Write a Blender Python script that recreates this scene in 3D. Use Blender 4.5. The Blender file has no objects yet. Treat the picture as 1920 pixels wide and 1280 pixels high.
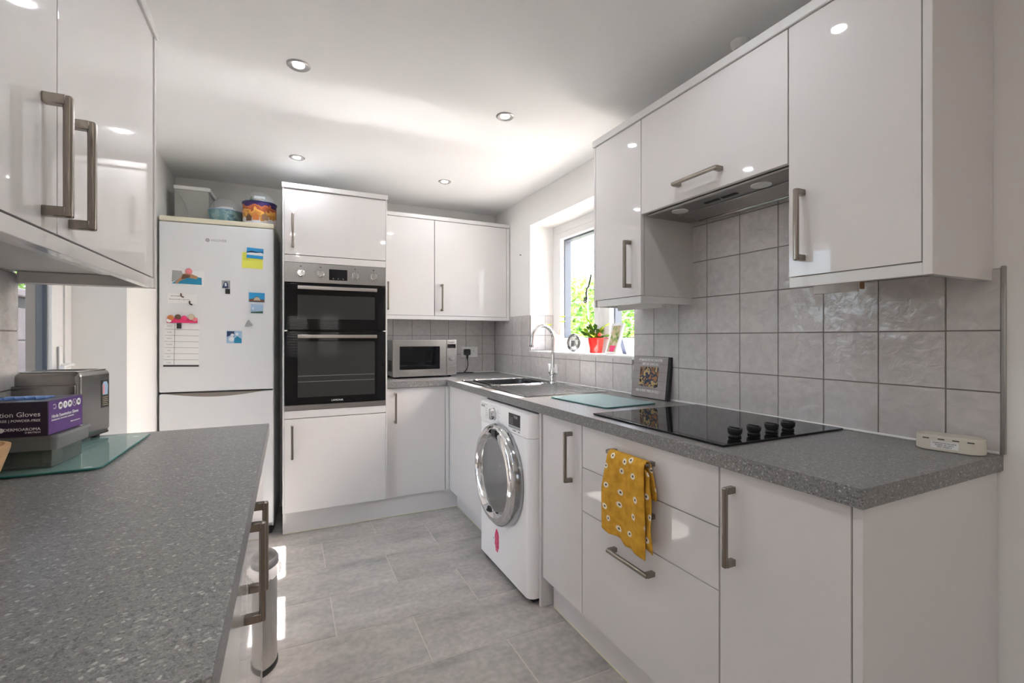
import bpy, bmesh, math, random
from mathutils import Vector, Matrix
R = math.radians
scene = bpy.context.scene
COL = scene.collection

# ------------------------------------------------------------------ camera
cam_d = bpy.data.cameras.new('camera')
cam_d.sensor_width = 36.0
cam_d.lens = 871.2 / 1920 * 36.0
cam_d.shift_y = -6.9 / 1920
cam_d.clip_start = 0.02
cam = bpy.data.objects.new('camera', cam_d)
cam.location = (0, 0, 1.2047)
cam.rotation_euler = (R(90), 0, R(-25.68))
COL.objects.link(cam)
scene.camera = cam

# ------------------------------------------------------------------ world, sun, exposure
world = bpy.data.worlds.new('sky_world')
scene.world = world
world.use_nodes = True
wn = world.node_tree.nodes
wl = world.node_tree.links
wn.clear()
wo = wn.new('ShaderNodeOutputWorld')
wb = wn.new('ShaderNodeBackground')
ws = wn.new('ShaderNodeTexSky')
ws.sky_type = 'NISHITA'
ws.sun_disc = False
ws.sun_elevation = R(41)
ws.sun_rotation = R(90)
ws.air_density = 1.0
ws.dust_density = 5.0
ws.ozone_density = 1.0
wb.inputs['Strength'].default_value = 0.95
wl.new(ws.outputs[0], wb.inputs[0])
wl.new(wb.outputs[0], wo.inputs[0])

sun_d = bpy.data.lights.new('sun', 'SUN')
sun_d.energy = 22.0
sun_d.angle = R(0.6)
sun_d.color = (1.0, 0.985, 0.965)
sun = bpy.data.objects.new('sun', sun_d)
sd = Vector((-1.0, 0.03, -0.888))          # travels from the garden through the sink window
sun.rotation_euler = sd.to_track_quat('-Z', 'Y').to_euler()
sun.location = (6, 2.5, 6)
COL.objects.link(sun)

DOWNLIGHT_GLOW = 245.0       # kitchen downlights
REAR_GLOW = 440.0            # unseen rear lamps, set to warm and brighten the right side
vs = scene.view_settings
vs.view_transform = 'Standard'
vs.look = 'None'
vs.exposure = 0.98
vs.gamma = 1.0
vs.use_curve_mapping = False
try:
    scene.cycles.max_bounces = 10
    scene.cycles.diffuse_bounces = 6
    scene.cycles.glossy_bounces = 5
    scene.cycles.transparent_max_bounces = 24
    scene.cycles.caustics_reflective = True
    scene.cycles.caustics_refractive = False
    scene.cycles.blur_glossy = 0.05
    scene.cycles.sample_clamp_indirect = 80.0
except Exception:
    pass

# ------------------------------------------------------------------ main dimensions (metres)
XW, XL, YB, ZC = 1.623, -0.672, 3.712, 2.265       # right wall, left wall, back wall, ceiling
XF = 1.005                                          # front edge of right worktop
YE = 0.518                                          # near end of right worktop
YS = -3.4                                           # rear wall of the room behind the camera
XS = -3.0                                           # left wall of the room behind the camera
YK = 0.44                                           # where the kitchen opens to that room

# ------------------------------------------------------------------ material helpers
def nodes_of(name):
    m = bpy.data.materials.new(name)
    m.use_nodes = True
    nt = m.node_tree
    b = nt.nodes['Principled BSDF']
    return m, nt, b

def pm(name, col, rough=0.5, metal=0.0, spec=0.5, coat=0.0, bump=None, var=None, aniso=0.0):
    """plain principled material; bump=(scale, strength, distance); var=(scale, amount) colour mottling"""
    m, nt, b = nodes_of(name)
    c = (col[0], col[1], col[2], 1)
    b.inputs['Base Color'].default_value = c
    b.inputs['Roughness'].default_value = rough
    b.inputs['Metallic'].default_value = metal
    b.inputs['Specular IOR Level'].default_value = spec
    b.inputs['Coat Weight'].default_value = coat
    b.inputs['Coat Roughness'].default_value = 0.03
    if aniso:
        b.inputs['Anisotropic'].default_value = aniso
    tc = None
    if bump or var:
        tc = nt.nodes.new('ShaderNodeTexCoord')
    if bump:
        n = nt.nodes.new('ShaderNodeTexNoise')
        n.inputs['Scale'].default_value = bump[0]
        n.inputs['Detail'].default_value = 3
        bp = nt.nodes.new('ShaderNodeBump')
        bp.inputs['Strength'].default_value = bump[1]
        bp.inputs['Distance'].default_value = bump[2]
        nt.links.new(tc.outputs['Object'], n.inputs['Vector'])
        nt.links.new(n.outputs[0], bp.inputs['Height'])
        nt.links.new(bp.outputs[0], b.inputs['Normal'])
    if var:
        n2 = nt.nodes.new('ShaderNodeTexNoise')
        n2.inputs['Scale'].default_value = var[0]
        n2.inputs['Detail'].default_value = 5
        mx = nt.nodes.new('ShaderNodeMixRGB')
        a = var[1]
        mx.inputs[1].default_value = tuple(max(0, x * (1 - a)) for x in col) + (1,)
        mx.inputs[2].default_value = tuple(min(1, x * (1 + a)) for x in col) + (1,)
        nt.links.new(tc.outputs['Object'], n2.inputs['Vector'])
        nt.links.new(n2.outputs[0], mx.inputs[0])
        nt.links.new(mx.outputs[0], b.inputs['Base Color'])
    return m

def emit(name, col, strength):
    m = bpy.data.materials.new(name)
    m.use_nodes = True
    nt = m.node_tree
    nt.nodes.clear()
    o = nt.nodes.new('ShaderNodeOutputMaterial')
    e = nt.nodes.new('ShaderNodeEmission')
    e.inputs[0].default_value = (*col, 1)
    e.inputs[1].default_value = strength
    nt.links.new(e.outputs[0], o.inputs[0])
    return m

def thin_glass(name, tint=(1, 1, 1), body=None, fac=0.0, rough=0.0, ior=1.45):
    """pane: transparent with a fresnel reflection, optionally a milky body"""
    m = bpy.data.materials.new(name)
    m.use_nodes = True
    nt = m.node_tree
    nt.nodes.clear()
    o = nt.nodes.new('ShaderNodeOutputMaterial')
    t = nt.nodes.new('ShaderNodeBsdfTransparent')
    t.inputs[0].default_value = (*tint, 1)
    g = nt.nodes.new('ShaderNodeBsdfGlossy')
    g.inputs['Roughness'].default_value = rough
    f = nt.nodes.new('ShaderNodeFresnel')
    f.inputs['IOR'].default_value = ior
    mx = nt.nodes.new('ShaderNodeMixShader')
    src = t
    if body:
        d = nt.nodes.new('ShaderNodeBsdfDiffuse')
        d.inputs[0].default_value = (*body, 1)
        mb = nt.nodes.new('ShaderNodeMixShader')
        mb.inputs[0].default_value = fac
        nt.links.new(t.outputs[0], mb.inputs[1])
        nt.links.new(d.outputs[0], mb.inputs[2])
        src = mb
    ge = nt.nodes.new('ShaderNodeNewGeometry')          # only the outward side of a pane mirrors
    iv = nt.nodes.new('ShaderNodeMath'); iv.operation = 'SUBTRACT'; iv.inputs[0].default_value = 1.0
    nt.links.new(ge.outputs['Backfacing'], iv.inputs[1])
    ml = nt.nodes.new('ShaderNodeMath'); ml.operation = 'MULTIPLY'
    nt.links.new(f.outputs[0], ml.inputs[0]); nt.links.new(iv.outputs[0], ml.inputs[1])
    nt.links.new(ml.outputs[0], mx.inputs[0])
    nt.links.new(src.outputs[0], mx.inputs[1])
    nt.links.new(g.outputs[0], mx.inputs[2])
    nt.links.new(mx.outputs[0], o.inputs[0])
    return m

def ramp(nt, stops, interp='LINEAR'):
    r = nt.nodes.new('ShaderNodeValToRGB')
    r.color_ramp.interpolation = interp
    e = r.color_ramp.elements
    while len(e) < len(stops):
        e.new(0.5)
    for i, (p, c) in enumerate(stops):
        e[i].position = p
        e[i].color = (*c, 1) if len(c) == 3 else c
    return r

def worktop_mat():
    m, nt, b = nodes_of('speckled_laminate')
    tc = nt.nodes.new('ShaderNodeTexCoord')
    v1 = nt.nodes.new('ShaderNodeTexVoronoi'); v1.inputs['Scale'].default_value = 260
    v2 = nt.nodes.new('ShaderNodeTexVoronoi'); v2.inputs['Scale'].default_value = 620
    s1 = nt.nodes.new('ShaderNodeSeparateColor'); s2 = nt.nodes.new('ShaderNodeSeparateColor')
    for v, s in ((v1, s1), (v2, s2)):
        nt.links.new(tc.outputs['Object'], v.inputs['Vector'])
        nt.links.new(v.outputs['Color'], s.inputs[0])
    r1 = ramp(nt, [(0, (0.09, 0.089, 0.089)), (.14, (0.188, 0.184, 0.182)), (.55, (0.229, 0.224, 0.222)), (.84, (0.265, 0.256, 0.251)), (.93, (0.428, 0.411, 0.402)), (.975, (0.68, 0.662, 0.65))], 'CONSTANT')
    r2 = ramp(nt, [(0, (0.1, 0.099, 0.1)), (.25, (0.199, 0.196, 0.195)), (.75, (0.263, 0.258, 0.256)), (.92, (0.39, 0.382, 0.375))], 'CONSTANT')
    nt.links.new(s1.outputs[0], r1.inputs[0]); nt.links.new(s2.outputs[0], r2.inputs[0])
    mx = nt.nodes.new('ShaderNodeMixRGB'); mx.inputs[0].default_value = 0.5
    nt.links.new(r1.outputs[0], mx.inputs[1]); nt.links.new(r2.outputs[0], mx.inputs[2])
    nt.links.new(mx.outputs[0], b.inputs['Base Color'])
    b.inputs['Roughness'].default_value = 0.33
    b.inputs['Specular IOR Level'].default_value = 0.45
    return m

def floor_tile_mat():
    m, nt, b = nodes_of('grey_floor_tile')
    tc = nt.nodes.new('ShaderNodeTexCoord')
    oi = nt.nodes.new('ShaderNodeObjectInfo')
    add = nt.nodes.new('ShaderNodeVectorMath'); add.operation = 'ADD'
    sc = nt.nodes.new('ShaderNodeVectorMath'); sc.operation = 'SCALE'; sc.inputs[3].default_value = 37.0
    comb = nt.nodes.new('ShaderNodeCombineXYZ')
    for i in range(3):
        nt.links.new(oi.outputs['Random'], comb.inputs[i])
    nt.links.new(comb.outputs[0], sc.inputs[0])
    nt.links.new(tc.outputs['Object'], add.inputs[0]); nt.links.new(sc.outputs[0], add.inputs[1])
    mp = nt.nodes.new('ShaderNodeMapping'); mp.inputs['Scale'].default_value = (2.2, 6.5, 4)
    nt.links.new(add.outputs[0], mp.inputs[0])
    n1 = nt.nodes.new('ShaderNodeTexNoise'); n1.inputs['Scale'].default_value = 1.0; n1.inputs['Detail'].default_value = 7; n1.inputs['Roughness'].default_value = .62
    n2 = nt.nodes.new('ShaderNodeTexNoise'); n2.inputs['Scale'].default_value = 42; n2.inputs['Detail'].default_value = 4
    nt.links.new(mp.outputs[0], n1.inputs[0]); nt.links.new(add.outputs[0], n2.inputs[0])
    r1 = ramp(nt, [(.25, (.265, .255, .245)), (.45, (.395, .375, .358)), (.56, (.44, .418, .398)), (.75, (.56, .53, .505))])
    nt.links.new(n1.outputs[0], r1.inputs[0])
    mx = nt.nodes.new('ShaderNodeMixRGB'); mx.blend_type = 'OVERLAY'; mx.inputs[0].default_value = .32
    nt.links.new(r1.outputs[0], mx.inputs[1]); nt.links.new(n2.outputs[0], mx.inputs[2])
    nt.links.new(mx.outputs[0], b.inputs['Base Color'])
    b.inputs['Roughness'].default_value = .42
    b.inputs['Specular IOR Level'].default_value = .4
    bp = nt.nodes.new('ShaderNodeBump'); bp.inputs['Strength'].default_value = .12; bp.inputs['Distance'].default_value = .002
    nt.links.new(n2.outputs[0], bp.inputs['Height']); nt.links.new(bp.outputs[0], b.inputs['Normal'])
    return m

def wall_tile_mat():
    m, nt, b = nodes_of('grey_gloss_wall_tile')
    tc = nt.nodes.new('ShaderNodeTexCoord')
    oi = nt.nodes.new('ShaderNodeObjectInfo')
    sc = nt.nodes.new('ShaderNodeVectorMath'); sc.operation = 'SCALE'; sc.inputs[3].default_value = 53.0
    comb = nt.nodes.new('ShaderNodeCombineXYZ')
    for i in range(3):
        nt.links.new(oi.outputs['Random'], comb.inputs[i])
    nt.links.new(comb.outputs[0], sc.inputs[0])
    add = nt.nodes.new('ShaderNodeVectorMath'); add.operation = 'ADD'
    nt.links.new(tc.outputs['Object'], add.inputs[0]); nt.links.new(sc.outputs[0], add.inputs[1])
    n1 = nt.nodes.new('ShaderNodeTexNoise'); n1.inputs['Scale'].default_value = 9; n1.inputs['Detail'].default_value = 2
    n2 = nt.nodes.new('ShaderNodeTexNoise'); n2.inputs['Scale'].default_value = 34; n2.inputs['Detail'].default_value = 5; n2.inputs['Distortion'].default_value = .6
    for n in (n1, n2):
        nt.links.new(add.outputs[0], n.inputs[0])
    r1 = ramp(nt, [(.3, (.49, .468, .463)), (.7, (.58, .553, .547))])
    nt.links.new(n2.outputs[0], r1.inputs[0])
    nt.links.new(r1.outputs[0], b.inputs['Base Color'])
    ma = nt.nodes.new('ShaderNodeMath'); ma.operation = 'MULTIPLY_ADD'
    ma.inputs[1].default_value = .3
    nt.links.new(n2.outputs[0], ma.inputs[0]); nt.links.new(n1.outputs[0], ma.inputs[2])
    bp = nt.nodes.new('ShaderNodeBump'); bp.inputs['Strength'].default_value = .5; bp.inputs['Distance'].default_value = .014
    nt.links.new(ma.outputs[0], bp.inputs['Height']); nt.links.new(bp.outputs[0], b.inputs['Normal'])
    b.inputs['Roughness'].default_value = .07
    b.inputs['Specular IOR Level'].default_value = .6
    return m

def brushed(name, col, rough=.28, scale=(2, 2, 220)):
    m, nt, b = nodes_of(name)
    tc = nt.nodes.new('ShaderNodeTexCoord')
    mp = nt.nodes.new('ShaderNodeMapping'); mp.inputs['Scale'].default_value = scale
    n = nt.nodes.new('ShaderNodeTexNoise'); n.inputs['Scale'].default_value = 4; n.inputs['Detail'].default_value = 3
    nt.links.new(tc.outputs['Object'], mp.inputs[0]); nt.links.new(mp.outputs[0], n.inputs[0])
    r = ramp(nt, [(.3, tuple(x * .95 for x in col)), (.7, tuple(min(1, x * 1.05) for x in col))])
    nt.links.new(n.outputs[0], r.inputs[0]); nt.links.new(r.outputs[0], b.inputs['Base Color'])
    b.inputs['Metallic'].default_value = 1
    b.inputs['Roughness'].default_value = rough
    return m

def wood_mat(name, c1, c2, rough=.4, scale=(3, 3, 26)):
    m, nt, b = nodes_of(name)
    tc = nt.nodes.new('ShaderNodeTexCoord')
    mp = nt.nodes.new('ShaderNodeMapping'); mp.inputs['Scale'].default_value = scale
    n = nt.nodes.new('ShaderNodeTexNoise'); n.inputs['Scale'].default_value = 2; n.inputs['Detail'].default_value = 6
    nt.links.new(tc.outputs['Object'], mp.inputs[0]); nt.links.new(mp.outputs[0], n.inputs[0])
    r = ramp(nt, [(.3, c1), (.7, c2)])
    nt.links.new(n.outputs[0], r.inputs[0]); nt.links.new(r.outputs[0], b.inputs['Base Color'])
    b.inputs['Roughness'].default_value = rough
    return m

def towel_mat():
    m, nt, b = nodes_of('mustard_daisy_cloth')
    uv = nt.nodes.new('ShaderNodeTexCoord')
    v = nt.nodes.new('ShaderNodeTexVoronoi'); v.voronoi_dimensions = '2D'; v.inputs['Scale'].default_value = 1.0; v.inputs['Randomness'].default_value = .6
    mp = nt.nodes.new('ShaderNodeMapping'); mp.inputs['Scale'].default_value = (17.5, 17.5, 1)
    nt.links.new(uv.outputs['UV'], mp.inputs[0]); nt.links.new(mp.outputs[0], v.inputs[0])
    n = nt.nodes.new('ShaderNodeTexNoise'); n.inputs['Scale'].default_value = 40; n.inputs['Detail'].default_value = 4
    nt.links.new(uv.outputs['UV'], n.inputs[0])
    base = ramp(nt, [(.3, (.52, .27, .028)), (.7, (.72, .40, .055))])
    nt.links.new(n.outputs[0], base.inputs[0])
    r1 = ramp(nt, [(0, (1, 1, 1)), (.13, (1, 1, 1)), (.19, (0, 0, 0))])
    r2 = ramp(nt, [(0, (1, 1, 1)), (.055, (1, 1, 1)), (.075, (0, 0, 0))])
    nt.links.new(v.outputs['Distance'], r1.inputs[0]); nt.links.new(v.outputs['Distance'], r2.inputs[0])
    m1 = nt.nodes.new('ShaderNodeMixRGB'); m1.inputs[2].default_value = (.85, .80, .66, 1)
    m2 = nt.nodes.new('ShaderNodeMixRGB'); m2.inputs[2].default_value = (.12, .08, .05, 1)
    nt.links.new(r1.outputs[0], m1.inputs[0]); nt.links.new(base.outputs[0], m1.inputs[1])
    nt.links.new(r2.outputs[0], m2.inputs[0]); nt.links.new(m1.outputs[0], m2.inputs[1])
    nt.links.new(m2.outputs[0], b.inputs['Base Color'])
    b.inputs['Roughness'].default_value = .9
    b.inputs['Specular IOR Level'].default_value = .15
    return m

def photo_mat(name, cols, scale=14, seed=0.0):
    """printed snapshot: blotches of the colours the print shows"""
    m, nt, b = nodes_of(name)
    tc = nt.nodes.new('ShaderNodeTexCoord')
    mp = nt.nodes.new('ShaderNodeMapping'); mp.inputs['Location'].default_value = (seed, seed * .7, seed * .3)
    n = nt.nodes.new('ShaderNodeTexNoise'); n.inputs['Scale'].default_value = scale; n.inputs['Detail'].default_value = 3
    nt.links.new(tc.outputs['Object'], mp.inputs[0]); nt.links.new(mp.outputs[0], n.inputs[0])
    k = len(cols)
    r = ramp(nt, [(.28 + .44 * i / k, c) for i, c in enumerate(cols)], 'CONSTANT')
    nt.links.new(n.outputs[0], r.inputs[0]); nt.links.new(r.outputs[0], b.inputs['Base Color'])
    b.inputs['Roughness'].default_value = .3
    return m

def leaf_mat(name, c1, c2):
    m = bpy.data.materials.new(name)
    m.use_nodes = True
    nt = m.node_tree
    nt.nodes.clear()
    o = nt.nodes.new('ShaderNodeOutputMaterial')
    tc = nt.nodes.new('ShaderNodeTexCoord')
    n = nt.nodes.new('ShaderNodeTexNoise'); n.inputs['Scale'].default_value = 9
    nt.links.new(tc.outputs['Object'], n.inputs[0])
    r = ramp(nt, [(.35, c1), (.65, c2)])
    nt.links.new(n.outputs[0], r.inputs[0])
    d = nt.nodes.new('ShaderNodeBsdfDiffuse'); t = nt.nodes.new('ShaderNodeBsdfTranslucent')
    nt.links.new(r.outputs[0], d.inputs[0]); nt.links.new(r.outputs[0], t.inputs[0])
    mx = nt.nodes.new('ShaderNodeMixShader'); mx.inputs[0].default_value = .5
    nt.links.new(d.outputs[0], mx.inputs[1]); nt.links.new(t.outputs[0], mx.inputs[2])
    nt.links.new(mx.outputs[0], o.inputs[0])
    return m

M = {}
M['gloss'] = pm('white_gloss_door', (.69, .667, .662), .035, spec=.5)
M['edge'] = pm('white_cabinet_edge', (.68, .67, .665), .25)
M['carcass'] = pm('white_carcass', (.62, .60, .585), .45)
M['paint'] = pm('white_wall_paint', (.80, .79, .775), .75, bump=(160, .05, .002))
M['ceil'] = pm('white_ceiling_paint', (.88, .88, .88), .7)
M['rear_paint'] = pm('beige_wall_paint', (.58, .52, .46), .8)
M['grout'] = pm('grey_grout', (.23, .205, .185), .85)
M['grout_floor'] = pm('pale_floor_grout', (.60, .55, .515), .85)
M['worktop'] = worktop_mat()
M['ftile'] = floor_tile_mat()
M['wtile'] = wall_tile_mat()
M['nickel'] = brushed('brushed_nickel', (.28, .248, .215), .23, (60, 60, 3))
M['steel'] = brushed('brushed_steel', (.56, .54, .52), .24, (3, 3, 160))
M['steel_h'] = brushed('brushed_steel_dark', (.40, .39, .38), .30, (160, 3, 3))
M['toast'] = brushed('toaster_steel', (.36, .35, .34), .17, (3, 3, 160))
M['sink'] = brushed('polished_sink_steel', (.55, .55, .55), .16, (4, 160, 4))
def sink_mat():
    m, nt, b = nodes_of('linished_sink_steel')
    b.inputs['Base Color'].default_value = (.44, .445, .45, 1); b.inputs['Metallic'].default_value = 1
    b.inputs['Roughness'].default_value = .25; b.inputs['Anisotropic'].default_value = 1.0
    cv = nt.nodes.new('ShaderNodeCombineXYZ'); cv.inputs[0].default_value = 1.0
    nt.links.new(cv.outputs[0], b.inputs['Tangent'])
    return m
M['sink'] = sink_mat()
M['chrome'] = pm('chrome', (.72, .72, .73), .06, 1.0)
M['chrome_dark'] = pm('smoked_chrome', (.42, .43, .44), .12, 1.0)
M['black_glass'] = pm('black_glass', (.006, .006, .007), .03, spec=.4)
M['oven_glass'] = pm('oven_window_glass', (.036, .036, .035), .05, spec=.4)
M['black'] = pm('black_plastic', (.015, .015, .016), .35)
M['dark'] = pm('dark_shadow_gap', (.03, .028, .026), .7)
M['rubber'] = pm('dark_rubber', (.025, .025, .028), .6)
M['wplastic'] = pm('white_plastic', (.78, .78, .77), .3)
M['wm_white'] = pm('white_enamel', (.90, .89, .89), .22)
M['fridge'] = pm('white_fridge_enamel', (.74, .75, .77), .28)
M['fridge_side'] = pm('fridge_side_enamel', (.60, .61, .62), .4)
M['cream'] = pm('aged_cream_plastic', (.74, .70, .55), .4)
M['upvc'] = pm('white_upvc', (.74, .74, .745), .2)
M['slate'] = pm('slate_blue_seal', (.055, .07, .095), .5)
M['glass'] = thin_glass('window_glass')
M['clear'] = thin_glass('clear_plastic', (.96, .97, .97), (.8, .82, .83), .10, .02)
M['frost'] = thin_glass('cloudy_plastic', (.9, .9, .89), (.68, .67, .65), .40, .1)
M['glass_board'] = thin_glass('frosted_glass_board', (.62, .84, .81), (.34, .52, .50), .50, .06)
M['glass_edge'] = pm('green_glass_edge', (.03, .17, .15), .15)
M['white_ink'] = pm('white_ink', (.82, .82, .82), .6)
M['black_ink'] = pm('black_ink', (.02, .02, .02), .6)
M['grey_ink'] = pm('grey_ink', (.30, .30, .31), .6)
M['hood'] = brushed('grey_hood_metal', (.36, .35, .34), .35, (160, 3, 3))
M['towel'] = towel_mat()
M['wood'] = wood_mat('pale_bowl_wood', (.52, .30, .14), (.70, .45, .24))
M['wood_brown'] = wood_mat('brown_chipboard', (.20, .11, .05), (.33, .19, .09), .7)
M['plaque'] = wood_mat('grey_weathered_print', (.27, .24, .232), (.38, .345, .335), .5, (3, 22, 3))
M['carpet'] = pm('beige_carpet', (.45, .38, .31), .95, var=(30, .2))
M['red'] = pm('red_gloss_pot', (.72, .018, .010), .12, coat=.5)
M['lamp'] = emit('lamp_glow', (.93, .965, 1.0), DOWNLIGHT_GLOW)
M['added_rear_lamp'] = emit('added_rear_glow', (1.0, .93, .87), REAR_GLOW)
M['bezel'] = pm('satin_nickel_bezel', (.45, .43, .41), .35, 1.0)
M['soil'] = pm('dark_soil', (.05, .035, .025), .9)

# ------------------------------------------------------------------ mesh helpers
def NB():
    return bmesh.new()

def box(bm, x0, x1, y0, y1, z0, z1, bev=0.0, seg=2):
    vs_ = [bm.verts.new(p) for p in ((x0, y0, z0), (x1, y0, z0), (x1, y1, z0), (x0, y1, z0), (x0, y0, z1), (x1, y0, z1), (x1, y1, z1), (x0, y1, z1))]
    fs = [bm.faces.new([vs_[i] for i in f]) for f in ((0, 3, 2, 1), (4, 5, 6, 7), (0, 1, 5, 4), (1, 2, 6, 5), (2, 3, 7, 6), (3, 0, 4, 7))]
    if bev > 0:
        es = list({e for f in fs for e in f.edges})
        bmesh.ops.bevel(bm, geom=es, offset=bev, segments=seg, profile=.5, affect='EDGES')
    return bm

def prism(bm, pts, a0, a1, plane='xy', bev=0.0):
    """outline in a plane, extruded along the third axis from a0 to a1"""
    def P(p, a):
        if plane == 'xy': return (p[0], p[1], a)
        if plane == 'xz': return (p[0], a, p[1])
        return (a, p[0], p[1])
    lo = [bm.verts.new(P(p, a0)) for p in pts]
    hi = [bm.verts.new(P(p, a1)) for p in pts]
    n = len(pts)
    fs = [bm.faces.new(lo[::-1]), bm.faces.new(hi)]
    for i in range(n):
        fs.append(bm.faces.new((lo[i], lo[(i + 1) % n], hi[(i + 1) % n], hi[i])))
    bmesh.ops.recalc_face_normals(bm, faces=fs)
    if bev:
        es = list({e for f in fs[:2] for e in f.edges})
        bmesh.ops.bevel(bm, geom=es, offset=bev, segments=2, profile=.5, affect='EDGES')
    return bm

def rrect(x0, x1, y0, y1, r, n=5):
    pts = []
    for cx, cy, a in ((x1 - r, y1 - r, 0), (x0 + r, y1 - r, 90), (x0 + r, y0 + r, 180), (x1 - r, y0 + r, 270)):
        for i in range(n + 1):
            t = R(a + 90 * i / n)
            pts.append((cx + r * math.cos(t), cy + r * math.sin(t)))
    return pts

def lathe(bm, prof, seg=32, c=(0, 0, 0), axis='z', arc=None):
    """prof = [(radius, height)...]; closed at radius 0"""
    rings = []
    for r, h in prof:
        ring = []
        for i in range(seg):
            a = 2 * math.pi * i / seg
            x, y = r * math.cos(a), r * math.sin(a)
            if axis == 'z': p = (c[0] + x, c[1] + y, c[2] + h)
            elif axis == 'y': p = (c[0] + x, c[1] + h, c[2] + y)
            else: p = (c[0] + h, c[1] + x, c[2] + y)
            ring.append(bm.verts.new(p))
        rings.append(ring)
    fs = []
    for a, b in zip(rings, rings[1:]):
        for i in range(seg):
            fs.append(bm.faces.new((a[i], a[(i + 1) % seg], b[(i + 1) % seg], b[i])))
    for ring, (r, h) in ((rings[0], prof[0]), (rings[-1], prof[-1])):
        if r < 1e-4:
            bmesh.ops.pointmerge(bm, verts=ring, merge_co=ring[0].co if False else sum((v.co for v in ring), Vector()) / seg)
        else:
            try: fs.append(bm.faces.new(ring))
            except ValueError: pass
    bm.faces.ensure_lookup_table()
    bmesh.ops.recalc_face_normals(bm, faces=bm.faces[:])
    return bm

def cyl(bm, c, r, h, axis='z', seg=24, r2=None):
    return lathe(bm, [(r, 0), (r2 if r2 is not None else r, h)], seg, c, axis)

def tube(bm, pts, r, seg=10, radii=None):
    pts = [Vector(p) for p in pts]
    rings = []
    up = Vector((0, 0, 1))
    prev = None
    for i, p in enumerate(pts):
        t = (pts[min(i + 1, len(pts) - 1)] - pts[max(i - 1, 0)]).normalized()
        if prev is None:
            a = t.cross(up)
            if a.length < 1e-3: a = t.cross(Vector((1, 0, 0)))
            a.normalize()
        else:
            a = (prev - t * prev.dot(t)).normalized()
        prev = a
        b = t.cross(a)
        rr = radii[i] if radii else r
        rings.append([bm.verts.new(p + (a * math.cos(2 * math.pi * k / seg) + b * math.sin(2 * math.pi * k / seg)) * rr) for k in range(seg)])
    fs = []
    for A, B in zip(rings, rings[1:]):
        for k in range(seg):
            fs.append(bm.faces.new((A[k], A[(k + 1) % seg], B[(k + 1) % seg], B[k])))
    fs.append(bm.faces.new(rings[0][::-1])); fs.append(bm.faces.new(rings[-1]))
    bmesh.ops.recalc_face_normals(bm, faces=fs)
    return bm

def mesh_from(name, bm, mat, smooth=True, ang=38):
    me = bpy.data.meshes.new(name)
    bm.to_mesh(me)
    bm.free()
    if smooth:
        for p in me.polygons: p.use_smooth = True
        try: me.set_sharp_from_angle(angle=R(ang))
        except Exception: pass
    me.materials.append(M[mat] if isinstance(mat, str) else mat)
    return me

def link(name, me, parent=None, loc=(0, 0, 0), rot=(0, 0, 0), label=None):
    o = bpy.data.objects.new(name, me)
    COL.objects.link(o)
    o.location = loc
    o.rotation_euler = rot
    if parent: o.parent = parent
    if label: o['label'] = label
    if me.polygons and len(me.polygons) < 4000 and me.polygons[0].use_smooth:
        wnm = o.modifiers.new('flat_faces', 'WEIGHTED_NORMAL'); wnm.keep_sharp = True; wnm.weight = 80
    return o

def part(name, bm, mat, parent=None, loc=(0, 0, 0), rot=(0, 0, 0), label=None, smooth=True, ang=38):
    return link(name, mesh_from(name, bm, mat, smooth, ang), parent, loc, rot, label)

def tag(o, label, cat, group=None):
    o['label'] = label; o['category'] = cat
    if group: o['group'] = group
    return o

def thing(name, label, cat, loc=(0, 0, 0), rz=0.0, group=None, rot=None):
    o = bpy.data.objects.new(name, None)
    o.empty_display_size = .05
    COL.objects.link(o)
    o.location = loc
    o.rotation_euler = rot if rot else (0, 0, rz)
    return tag(o, label, cat, group)

def struct(name, bm, mat, parent=None, loc=(0, 0, 0), rot=(0, 0, 0)):
    o = part(name, bm, mat, parent, loc, rot)
    if not parent: o['kind'] = 'structure'
    return o

def struct_empty(name, loc=(0, 0, 0), rz=0):
    o = bpy.data.objects.new(name, None)
    COL.objects.link(o); o.location = loc; o.rotation_euler = (0, 0, rz)
    o['kind'] = 'structure'
    return o

def text(name, s, size, mat, parent, loc, rot, align='CENTER', squeeze=1.0, depth=.0003):
    cu = bpy.data.curves.new(name + '_src', 'FONT')
    cu.body = s; cu.size = size; cu.align_x = align; cu.align_y = 'CENTER'; cu.extrude = depth
    cu.resolution_u = 2
    tmp = bpy.data.objects.new(name + '_src', cu)
    COL.objects.link(tmp)
    dg = bpy.context.evaluated_depsgraph_get()
    me = bpy.data.meshes.new_from_object(tmp.evaluated_get(dg))
    me.name = name
    bpy.data.objects.remove(tmp); bpy.data.curves.remove(cu)
    for v in me.vertices: v.co.x *= squeeze
    me.materials.clear(); me.materials.append(M[mat])
    return link(name, me, parent, loc, rot)

FRONT = (R(90), 0, 0)          # text standing up, facing local -Y

# ------------------------------------------------------------------ room shell
bm = NB(); box(bm, XL - .3, XW + .3, YK - .02, YB + .2, -.10, -.0014)
floor = struct('floor', bm, 'grout_floor')
TL_, TWd, JT = .6135, .3145, .0045

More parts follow.
